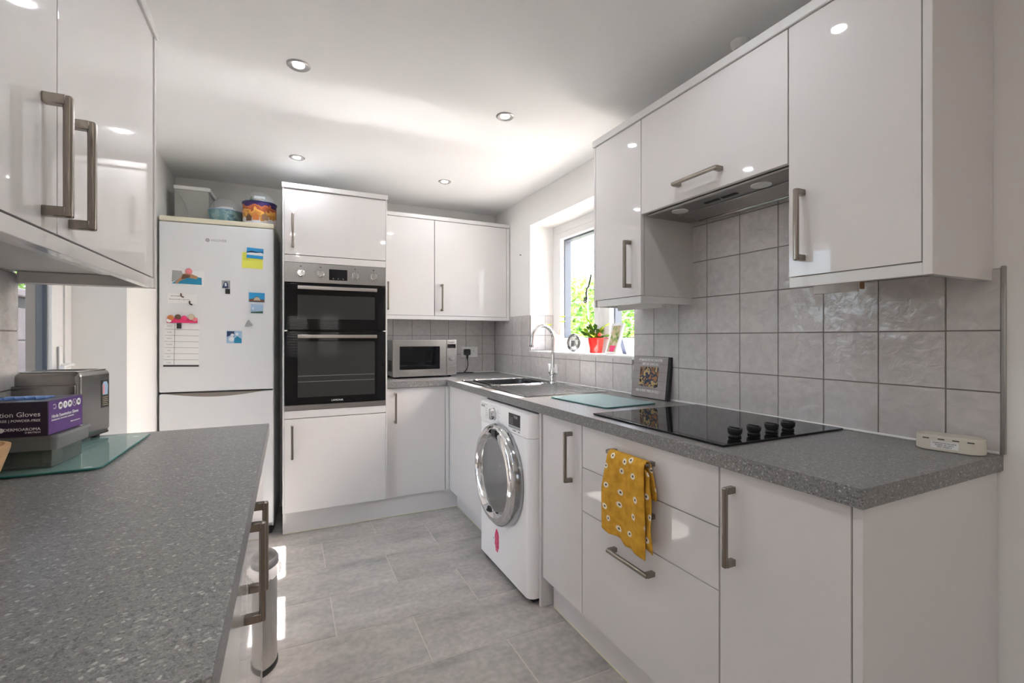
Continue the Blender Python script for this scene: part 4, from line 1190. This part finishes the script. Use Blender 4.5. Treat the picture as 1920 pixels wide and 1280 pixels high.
part('photo_print', b2, photo_mat('group_photo_print', [(.02, .02, .025), (.10, .04, .02), (.38, .17, .07), (.03, .05, .09), (.50, .36, .16), (.025, .02, .02), (.30, .24, .18)], 21, 3.1), pf)
text('plaque_lettering', 'MY NAN HAS EYES THAT SMILE OFTEN', .0175, 'white_ink', pf, (.112, -.0014, .186), FRONT, 'CENTER', .50)
text('plaque_lettering', 'ARMS THAT ALWAYS HUG', .0175, 'white_ink', pf, (.112, -.0014, .166), FRONT, 'CENTER', .50)
text('plaque_lettering', 'AND A HEART MADE OF GOLD', .0195, 'white_ink', pf, (.106, -.0014, .036), FRONT, 'CENTER', .55)

# ------------------------------------------------------------------ white oval gadget on the near worktop end
gd = thing('alarm_puck', 'small cream oval plastic alarm on the near end of the right worktop', 'alarm', (1.557, .598, .9105), R(-79))
b2 = NB()
def stadium(l, r, n=10):
    return [(l / 2 - r + r * math.cos(R(a)), r * math.sin(R(a))) for a in range(-90, 91, 180 // n)] + [(-l / 2 + r + r * math.cos(R(a)), r * math.sin(R(a))) for a in range(90, 271, 180 // n)]
prism(b2, stadium(.136, .033), 0, .040, 'xy', .004); part('case', b2, pm('cream_abs', (.66, .62, .54), .4), gd)
b2 = NB()
for x in (-.048, -.018, .010, .038): box(b2, x, x + .013, -.0337, -.0325, .0300, .0325)
part('vent_slot', b2, 'dark', gd)['kind'] = 'stuff'
b2 = NB(); box(b2, -.032, .022, -.0334, -.0325, .008, .026); lb = part('rating_label', b2, mats['white'], gd)
for k, s in enumerate(('CARBON MONOXIDE', 'ALARM  EN 50291', 'TEST WEEKLY')): 
    text('label_print', s, .0052, 'black_ink', lb, (-.005, -.0335, .0215 - k * .005), FRONT, 'CENTER', .9)

# ------------------------------------------------------------------ things on the window sill
SZ = WZ0 + .0025
rp_ = thing('potted_cactus', 'leafy cactus with pink tips in a glossy red pot on the sill', 'potted plant', (1.735, 2.395, SZ))
b2 = NB(); lathe(b2, [(0, 0), (.036, 0), (.038, .004), (.050, .094), (.047, .094), (.043, .080), (0, .080)], 4 * 8); part('pot', b2, 'red', rp_)
b2 = NB(); lathe(b2, [(0, .0805), (.042, .0805), (.03, .086), (0, .088)], 20); part('soil', b2, 'soil', rp_)
LG = [leaf_mat('cactus_green', (.06, .13, .03), (.22, .36, .05)), leaf_mat('cactus_lime', (.30, .45, .03), (.55, .62, .08)), leaf_mat('cactus_tip', (.45, .10, .08), (.70, .28, .18))]
rng = random.Random(11)
for i in range(30):
    az = rng.uniform(0, 2 * math.pi); el = rng.uniform(R(18), R(85))
    p = Vector((rng.uniform(-.015, .015), rng.uniform(-.015, .015), .082))
    dirv = Vector((math.cos(az) * math.cos(el), math.sin(az) * math.cos(el), math.sin(el)))
    nseg = rng.choice((2, 3, 3, 4))
    b2 = NB()
    for k in range(nseg):
        L = rng.uniform(.030, .042); wd = rng.uniform(.010, .015)
        side = dirv.cross(Vector((0, 0, 1)))
        if side.length < .1: side = Vector((1, 0, 0))
        side.normalize(); side.rotate(Matrix.Rotation(rng.uniform(-.9, .9), 3, dirv))
        nrm = dirv.cross(side).normalized() * .0025
        prof = ((0, .25), (.3, .8), (.55, 1.0), (.8, .85), (1, .35))
        top_, bot_ = [], []
        for tt, ww in prof:
            c0 = p + dirv * (L * tt)
            top_.append((b2.verts.new(c0 + side * wd * ww), b2.verts.new(c0 - side * wd * ww)))
            bot_.append((b2.verts.new(c0 + side * wd * ww * .8 - nrm), b2.verts.new(c0 - side * wd * ww * .8 - nrm)))
        for q in range(4):
            for S in (top_, bot_): b2.faces.new((S[q][0], S[q][1], S[q + 1][1], S[q + 1][0]))
            b2.faces.new((top_[q][0], bot_[q][0], bot_[q + 1][0], top_[q + 1][0])); b2.faces.new((top_[q][1], bot_[q][1], bot_[q + 1][1], top_[q + 1][1]))
        p = p + dirv * L * .96
        dirv = (dirv + Vector((rng.uniform(-.25, .25), rng.uniform(-.25, .25), rng.uniform(-.5, .05)))).normalized()
        if p.x > .075 or p.z > .20: break
    bmesh.ops.recalc_face_normals(b2, faces=b2.faces[:])
    part('leaf_stem', b2, LG[1 if i % 4 == 0 else (2 if i % 9 == 5 else 0)], rp_)
wp = thing('potted_seedling', 'white square pot with a spindly yellow-green cutting, far end of the sill', 'potted plant', (1.725, 2.835, SZ))
b2 = NB(); prism(b2, rrect(-.034, .034, -.034, .034, .008), 0, .108, 'xy', .002); part('pot', b2, 'wplastic', wp)
b2 = NB(); lathe(b2, [(0, .1085), (.028, .1085), (.02, .114), (0, .116)], 14); part('soil', b2, mats['rose'], wp)
for i, pts in enumerate(([(0, 0, .11), (-.02, .03, .14), (-.035, .05, .165), (-.04, .055, .18)], [(0, -.01, .11), (.0, -.03, .16), (.005, -.045, .21), (.005, -.05, .235)], [(0, -.02, .11), (0, -.05, .17), (0, -.06, .20)])):
    b2 = NB(); tube(b2, pts, .0022, 6); stm = part('stem', b2, mats['tan'], wp)
    e = Vector(pts[-1])
    for k in range(7):
        a = k * 2.4
        dv = Vector((math.cos(a), math.sin(a), .5)).normalized(); sv = dv.cross(Vector((0, 0, 1))).normalized()
        b2 = NB(); c1, c2, c3 = e, e + dv * .014, e + dv * .028
        vs4 = [b2.verts.new(q) for q in (c1, c2 + sv * .009, c3, c2 - sv * .009)]
        f = b2.faces.new(vs4); r_ = bmesh.ops.extrude_face_region(b2, geom=[f]); bmesh.ops.translate(b2, verts=[v for v in r_['geom'] if isinstance(v, bmesh.types.BMVert)], vec=(0, 0, .0012))
        part('leaf', b2, LG[1], stm)
of = thing('framed_photo', 'small oval pewter photo frame on the sill between the pots', 'photo frame', (1.712, 2.618, SZ + .0005), 0, rot=(R(-8), 0, R(-52)))
b2 = NB()
def ell(rx, rz, y, n=40): return [(rx * math.cos(2 * math.pi * i / n), y, .062 + rz * math.sin(2 * math.pi * i / n)) for i in range(n + 1)]
tube(b2, ell(.042, .056, 0), .006, 8); fr_ = part('outer_ring', b2, 'chrome_dark', of)
b2 = NB(); tube(b2, ell(.033, .046, -.001), .005, 8); part('inner_ring', b2, 'chrome', of)
b2 = NB(); prism(b2, [(p[0], p[2]) for p in ell(.033, .046, 0)[:-1]], -.001, .003, 'xz')
ph = part('picture', b2, photo_mat('wedding_print', [(.25, .32, .22), (.45, .50, .38), (.80, .80, .78), (.85, .85, .83), (.30, .33, .25)], 34, 1.3), of)
b2 = NB(); prism(b2, [(-.012, .075), (.012, .075), (.022, .002), (-.022, .002)], .006, .008, 'xz'); part('strut', b2, 'chrome_dark', of, (0, 0, 0), (R(17), 0, 0))
pfm = thing('framed_photo', 'white portrait photo frame leaning back at the near end of the sill', 'photo frame', (1.668, 2.165, SZ + .0005), 0, rot=(R(-16), 0, R(-96)))
b2 = NB(); fw, fh, bw = .120, .185, .014
for a in ((0, bw, 0, fh), (fw - bw, fw, 0, fh), (bw, fw - bw, 0, bw), (bw, fw - bw, fh - bw, fh)): box(b2, a[0] - fw / 2, a[1] - fw / 2, 0, .014, a[2], a[3])
bmesh.ops.remove_doubles(b2, verts=b2.verts[:], dist=1e-5); part('frame', b2, 'upvc', pfm)
b2 = NB(); box(b2, bw - fw / 2, fw / 2 - bw, .004, .008, bw, fh - bw); pp = part('picture', b2, photo_mat('garden_print', [(.05, .10, .03), (.22, .32, .08), (.45, .38, .22), (.55, .48, .38), (.30, .12, .06)], 26, 5.0), pfm)
b2 = NB(); prism(b2, [(-.026, bw + .002), (.022, bw + .002), (.028, .052), (-.032, .052)], .0032, .004, 'xz'); part('red_pot_print', b2, mats['pink'], pp)
b2 = NB(); box(b2, -.018, .018, .014, .017, -.145, 0, .001, 1); part('strut', b2, mats['navy'], pfm, (0, .002, .135), (R(34), 0, 0))

# ------------------------------------------------------------------ tea towel over the top drawer handle
b2 = NB()
uvl = b2.loops.layers.uv.new('UVMap')
NU, NV = 26, 40
hx, hz, rr = XD - .032, .8125, .0125
ytop0, ytop1 = 1.283, 1.105
grid = []
lf, lb = .285, .145
for j in range(NV + 1):
    s = -lb + (lf + lb) * j / NV            # arclength: negative = back flap, positive = front
    rowv = []
    for i in range(NU + 1):
        u = i / NU
        y = ytop0 + (ytop1 - ytop0) * u
        fold = math.sin(u * 9.0 + .5) * .0035 + math.sin(u * 21 + s * 9) * .0018
        half = rr * math.pi / 2
        slant = .024 * (u - .35) if s > 0 else 0
        if s > half:
            drop = (s - half) * (1 + .0 * u); k = min(1, drop / .12)
            x = hx - rr - .003 - k * (.004 + fold * 1.6); z = hz - drop - slant * min(1, drop / .2) - .004 * math.sin(u * 14) * min(1, drop / .25)
            y = y + k * (.020 - .028 * u) 
        elif s < -half:
            drop = -s - half; k = min(1, drop / .1)
            x = min(hx + rr + .001 + k * .002, XD - .005) - abs(fold) * .4 * k; z = hz - drop + .02 * u * k
            y = y - .022 * k
        else:
            a = s / rr
            x = hx - rr * math.sin(a); z = hz + rr * math.cos(a)
        rowv.append((b2.verts.new((x, y, z)), (u * .18, s)))
    grid.append(rowv)
for j in range(NV):
    for i in range(NU):
        q = (grid[j][i], grid[j][i + 1], grid[j + 1][i + 1], grid[j + 1][i])
        f = b2.faces.new([v for v, _ in q])
        for l, (_, uvc) in zip(f.loops, q): l[uvl].uv = uvc
tw = part('cloth', b2, 'towel')
so = tw.modifiers.new('thickness', 'SOLIDIFY'); so.thickness = .0035; so.offset = 0
tt = thing('tea_towel', 'mustard yellow daisy-print tea towel hung over the top drawer handle', 'towel', (hx, 1.2, .53))
tw.parent = tt; tw.location = (-hx, -1.2, -.53)
b2 = NB()                                   # second folded layer hanging behind on the near side
vsr = []
for j in range(14):
    z = .800 - j * .018
    for k in range(5):
        vsr.append((hx - .006 + .003 * math.sin(j * .8 + k), 1.112 - .0065 * k - .0006 * j, z - .004 * k))
vv = [b2.verts.new((p[0] - hx, p[1] - 1.2, p[2] - .53)) for p in vsr]
uvl = b2.loops.layers.uv.new('UVMap')
for j in range(13):
    for k in range(4):
        f = b2.faces.new((vv[j * 5 + k], vv[j * 5 + k + 1], vv[j * 5 + k + 6], vv[j * 5 + k + 5]))
        for l in f.loops: l[uvl].uv = (l.vert.co.y, l.vert.co.z)
fl = part('inner_fold', b2, 'towel', tt); so = fl.modifiers.new('thickness', 'SOLIDIFY'); so.thickness = .003
b2 = NB(); box(b2, hx + .002 - hx, hx + .004 - hx, 1.098 - 1.2, 1.106 - 1.2, .705 - .53, .725 - .53); part('care_label', b2, 'white_ink', tt)

# ------------------------------------------------------------------ left worktop: toaster, glove box, tubs, bowl
GZ = .9172
to = thing('toaster', 'stainless steel toaster on the left worktop by the garden door', 'toaster', (-.658, 1.662, GZ), R(-13))
b2 = NB(); box(b2, .002, .152, .004, .146, .012, .195, .014, 4); part('casing', b2, 'toast', to)
b2 = NB(); box(b2, .004, .146, -.001, .006, .040, .160, .002, 2); part('front_band', b2, 'toast', to)
b2 = NB(); box(b2, .010, .144, .012, .138, .194, .1965, .001, 1); tpn = part('top_plate', b2, 'steel', to)
for y in (.042, .092):
    b2 = NB(); box(b2, .020, .134, y, y + .024, .1960, .1972); part('bread_slot', b2, 'dark', tpn)
b2 = NB(); box(b2, .006, .148, .010, .142, .008, .016, .003, 2); part('base', b2, 'black', to)
for x in (.03, .125):
    for y in (.03, .120):
        b2 = NB(); cyl(b2, (x, y, 0), .010, .012, 'z', 12); part('foot', b2, 'rubber', to)
b2 = NB(); box(b2, .1518, .1526, .098, .132, .085, .165); stk = part('sticker', b2, 'black', to, label='black product sticker')
b2 = NB(); prism(b2, [(.104, .122), (.126, .122), (.128, .150), (.122, .160), (.108, .160), (.102, .150)], .1526, .1530, 'yz'); part('sticker_picture', b2, mats['pale'], stk)
b2 = NB(); prism(b2, [(.105, .125), (.111, .125), (.111, .152), (.105, .152)], .1530, .1533, 'yz'); part('sticker_picture', b2, mats['rose'], stk)
b2 = NB()
for k in range(5): box(b2, .1526, .1529, .104, .128 - .003 * (k % 2), .114 - k * .0055, .1155 - k * .0055)
part('sticker_print', b2, mats['sand'], stk)
lt = thing('plastic_tub', 'low clear plastic tub with a green-yellow block at the bottom of the pile', 'tub', (-.640, 1.395, GZ), R(-6))
b2 = NB(); W_, D_, H_ = .165, .125, .042
box(b2, 0, W_, 0, .002, 0, H_); box(b2, 0, W_, D_ - .002, D_, 0, H_); box(b2, 0, .002, .002, D_ - .002, 0, H_); box(b2, W_ - .002, W_, .002, D_ - .002, 0, H_); box(b2, .002, W_ - .002, .002, D_ - .002, 0, .002)
part('tub_wall', b2, thin_glass('smoky_plastic', (.72, .76, .74), (.30, .33, .32), .35, .05), lt)
b2 = NB(); box(b2, .09, .145, .008, .09, .003, .032, .003, 2); part('sponge', b2, mats['olive'], lt)
b2 = NB(); box(b2, .01, .08, .008, .10, .003, .034, .003, 2); part('dark_block', b2, 'black', lt)
ut = thing('plastic_tub', 'grey translucent lidded tub directly under the glove box', 'tub', (-.650, 1.368, GZ + .0425), R(-5))
b2 = NB(); prism(b2, rrect(0, .192, 0, .150, .012), 0, .026, 'xy'); part('tub_wall', b2, thin_glass('grey_plastic', (.6, .62, .62), (.27, .28, .28), .6, .08), ut)
b2 = NB(); prism(b2, rrect(-.003, .195, -.003, .153, .013), .0262, .0325, 'xy'); part('lid', b2, thin_glass('grey_plastic_lid', (.65, .66, .66), (.33, .34, .34), .6, .08), ut)
gb = thing('glove_box', 'purple and black box of examination gloves stacked on tubs by the toaster', 'box', (-.660, 1.362, GZ + .0762), R(-6.5))
GW, GD, GH = .192, .138, .074
b2 = NB(); box(b2, 0, GW, 0, GD, 0, GH, .001, 1); part('carton', b2, mats['dpurple'], gb)
b2 = NB(); box(b2, GW, GW + .0006, .002, GD - .002, .001, GH - .001); ep = part('end_print', b2, mats['purple'], gb)
b2 = NB(); prism(b2, [(.05 + .06 * math.cos(R(a)) + .05, .069 + .028 * math.sin(R(a))) for a in range(0, 360, 15)], GH, GH + .0008, 'xy'); part('glove_opening', b2, mats['blue'], gb)
for k in range(5):
    b2 = NB(); x0 = .075 + .018 * k
    tube(b2, [(x0, .048, GH + .001), (x0 + .01, .06, GH + .002 + .001 * (k % 2)), (x0 + .006, .078, GH + .002), (x0 + .012, .09, GH + .001)], .0035, 6); part('glove_edge', b2, mats['blue'], gb)
text('front_lettering', 'Nitrile Examination Gloves', .0146, 'white_ink', gb, (GW - .012, -.0004, .047), FRONT, 'RIGHT', 1.0)
text('front_lettering', 'LATEX-FREE | POWDER-FREE', .0075, 'white_ink', gb, (GW - .012, -.0004, .034), FRONT, 'RIGHT', 1.0)
text('front_lettering', 'DERMOAROMA', .0088, 'white_ink', gb, (GW - .012, -.0004, .0155), FRONT, 'RIGHT', 1.0)
text('front_lettering', 'D-BIOTECH', .0050, 'white_ink', gb, (GW - .012, -.0004, .0085), FRONT, 'RIGHT', 1.0)
b2 = NB(); cyl(b2, (GW - .078, -.0006, .0150), .0052, .0005, 'y', 20); part('round_logo', b2, 'white_ink', gb)
RT = (R(90), 0, R(90))
for k, s in enumerate(('XS', 'S', 'M', 'L', 'XL')):
    y = .045 + k * .0185
    b2 = NB(); cyl(b2, (GW + .0006, y, .059), .0082, .0005, 'x', 24); ci = part('size_circle', b2, 'white_ink' if s != 'L' else mats['purple'], ep)
    if s == 'L':
        b3 = NB(); tube(b3, [(GW + .0012, y + .0080 * math.cos(R(a)), .059 + .0080 * math.sin(R(a))) for a in range(0, 361, 20)], .0005, 5); part('size_ring', b3, 'white_ink', ci)
    text('size_letter', s, .0085, 'black_ink' if s != 'L' else 'white_ink', ci, (GW + .0014, y, .059), RT)
text('end_lettering', 'Nitrile Examination Gloves', .0105, 'white_ink', ep, (GW + .0009, .012, .038), RT, 'LEFT', .92)
text('end_lettering', 'POWDER-FREE  NON-STERILE  LATEX-FREE', .0045, 'white_ink', ep, (GW + .0009, .012, .030), RT, 'LEFT', 1.0)
text('end_lettering', 'dermoaroma.com', .0055, 'white_ink', ep, (GW + .0009, .085, .017), RT, 'LEFT', 1.0)
b2 = NB(); tube(b2, [(GW + .0012, .022 + .005 * math.cos(R(a)), .060 + .005 * math.sin(R(a))) for a in range(-150, 151, 20)], .0007, 5); part('hand_logo', b2, 'white_ink', ep)
bw_ = thing('wooden_bowl', 'pale wooden bowl at the left picture edge in front of the glove box', 'bowl', (-.552, 1.200, .9105))
b2 = NB(); lathe(b2, [(0, 0), (.036, 0), (.042, .008), (.061, .040), (.074, .083), (.075, .091), (.067, .092), (.062, .078), (.046, .034), (.026, .016), (0, .014)], 36); part('bowl_shell', b2, 'wood', bw_)

# ------------------------------------------------------------------ bin
bn = thing('pedal_bin', 'slim stainless steel bin with a white liner beside the foreground cabinet', 'bin', (-.127, 1.945, 0))
b2 = NB(); lathe(b2, [(.0, .012), (.086, .012), (.089, .016), (.089, .375), (.085, .375), (.084, .02), (0, .018)], 48); part('bin_body', b2, 'steel', bn)
b2 = NB(); lathe(b2, [(0, 0), (.090, 0), (.092, .004), (.092, .018), (.0895, .022), (0, .0115)], 48); part('base_ring', b2, 'black', bn)
b2 = NB(); lathe(b2, [(.0905, .372), (.0935, .374), (.0935, .392), (.088, .402), (.06, .412), (.03, .416), (0, .417)], 48); part('lid', b2, 'steel_h', bn)
b2 = NB(); rng = random.Random(4); n = 56
ringsb = []
for z, r0, am in ((.374, .0915, .001), (.366, .0955, .006), (.352, .097, .009), (.338, .0935, .006)):
    ringsb.append([b2.verts.new(((r0 + rng.uniform(0, am)) * math.cos(2 * math.pi * i / n), (r0 + rng.uniform(0, am)) * math.sin(2 * math.pi * i / n), z + rng.uniform(-.006, .004) * (am > .005))) for i in range(n)])
for A, B in zip(ringsb, ringsb[1:]):
    for i in range(n): b2.faces.new((A[i], A[(i + 1) % n], B[(i + 1) % n], B[i]))
part('bin_liner', b2, thin_glass('thin_white_liner', (.9, .9, .92), (.85, .85, .87), .7, .2), bn)

# ------------------------------------------------------------------ garden outside
bm = NB(); box(bm, -30, 30, -30, 40, -.5, -.15); struct('ground_outside', bm, pm('garden_paving', (.42, .40, .37), .9, var=(3, .2)))
def leaves(name, c, rad, n, size, mat, seed, bias=0.0):
    rng = random.Random(seed); vs_, fs = [], []
    for i in range(n):
        while True:
            p = Vector((rng.uniform(-1, 1), rng.uniform(-1, 1), rng.uniform(-1, 1)))
            if .25 < p.length < 1: break
        p = Vector((c[0] + p.x * rad[0], c[1] + p.y * rad[1], c[2] + p.z * rad[2]))
        d = Vector((rng.uniform(-1, 1), rng.uniform(-1, 1), rng.uniform(-.8, .4))).normalized()
        s = d.cross(Vector((rng.uniform(-.4, .4), rng.uniform(-.4, .4), 1))).normalized()
        L = size * rng.uniform(.7, 1.4); w = L * .32
        nn = d.cross(s) * L * .12
        b = len(vs_)
        vs_ += [p, p + d * L * .45 + s * w + nn, p + d * L, p + d * L * .45 - s * w + nn]
        fs += [(b, b + 1, b + 2), (b, b + 2, b + 3)]
    me = bpy.data.meshes.new(name); me.from_pydata([tuple(v) for v in vs_], [], fs); me.materials.append(mat)
    return me
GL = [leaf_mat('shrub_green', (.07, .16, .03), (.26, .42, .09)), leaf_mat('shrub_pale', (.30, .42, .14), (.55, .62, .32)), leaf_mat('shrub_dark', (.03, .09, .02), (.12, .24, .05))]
def shrub(label, loc, rad, n, size, mi, seed, h0=.5):
    t = thing('garden_shrub', label, 'shrub', loc, 0, 'shrubs outside the windows')
    o = link('foliage', leaves('foliage', (0, 0, h0 + rad[2]), rad, n, size, GL[mi], seed), t); o['kind'] = 'stuff'
    rng = random.Random(seed)
    for k in range(4):
        b2 = NB(); tube(b2, [(0, 0, 0), (rng.uniform(-.1, .1), rng.uniform(-.1, .1), h0), (rng.uniform(-.5, .5) * rad[0], rng.uniform(-.5, .5) * rad[1], h0 + rad[2])], .015, 6, [.025, .018, .006]); part('stem', b2, mats['tan'], t)
G0 = -.15
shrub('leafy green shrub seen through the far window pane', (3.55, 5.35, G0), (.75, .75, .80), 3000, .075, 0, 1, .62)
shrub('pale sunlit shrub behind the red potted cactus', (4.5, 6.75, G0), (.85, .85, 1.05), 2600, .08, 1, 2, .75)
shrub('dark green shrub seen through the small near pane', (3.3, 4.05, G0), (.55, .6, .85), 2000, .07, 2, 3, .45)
shrub('green shrub seen over the block wall outside the garden door', (-2.4, 5.2, G0), (.6, 1.2, .6), 1800, .08, 0, 5, 1.3)
b2 = NB(); pts = [(3.2, 5.15, G0), (3.22, 5.12, 1.2), (3.2, 5.14, 1.7), (3.225, 5.13, 2.2), (3.215, 5.12, 2.6)]; tube(b2, pts, .006, 6)
cl = thing('climbing_stem', 'thin bare climbing stem rising outside the sink window', 'plant', (2.70, 3.89, G0))
bmesh.ops.translate(b2, verts=b2.verts[:], vec=(-3.2, -5.15, -G0)); part('stem', b2, mats['grey'], cl)
for k in range(10):
    b2 = NB(); z = 1.75 + k * .1; vs4 = [b2.verts.new(q) for q in ((.03, -.03, z), (.07, -.02, z + .02), (.10, -.04, z + .05), (.06, -.06, z + .02))]; b2.faces.new(vs4)
    part('leaf', b2, GL[1], cl)
hs = thing('neighbour_house', 'pale rendered house wall beyond the garden', 'building', (7.2, 11.2, G0), R(-20))
b2 = NB(); box(b2, -2.6, .35, 0, 2, 0, 6.0); part('wall', b2, pm('pale_blue_render', (.30, .35, .42), .9, bump=(20, .2, .01)), hs)
b2 = NB(); prism(b2, [(-2.9, 6.0), (.6, 6.0), (-1.1, 7.4)], -.2, 2.2, 'xz'); part('roof', b2, pm('roof_slate', (.12, .12, .13), .8), hs)
# unseen upper storey and rear wing, added to keep sun off the block wall
bm = NB(); box(bm, XL - .26, XO, YS - .2, YB + .2, ZC + .16, 5.4); box(bm, XL - .26, XO, YB + .21, 8.2, -.1, 2.9)
struct('wall_shade_mass', bm, pm('outer_render', (.62, .60, .57), .9))
# block wall outside the garden door, every block a piece
bwl = struct_empty('wall_garden', (-1.62, 2.2, G0))
bwm = pm('pinkish_concrete_block', (.66, .54, .49), .9, bump=(60, .5, .004), var=(8, .18))
b2 = NB(); box(b2, -.095, -.005, 0, 5.2, 0, 1.625); part('mortar', b2, 'grout', bwl)
b2 = NB(); box(b2, -.1, 0, -.2185, .2185, -.1065, .1065, .004, 1); blk = mesh_from('block', b2, bwm)
for r_ in range(7):
    for k in range(12):
        y = .22 + k * .445 + (.22 if r_ % 2 else 0)
        if y > 5.0: continue
        link('block', blk, bwl, (0, y, .11 + r_ * .223))
b2 = NB(); box(b2, -.14, .04, 0, 5.2, 1.63, 1.68, .006, 1); part('coping', b2, bwm, bwl)
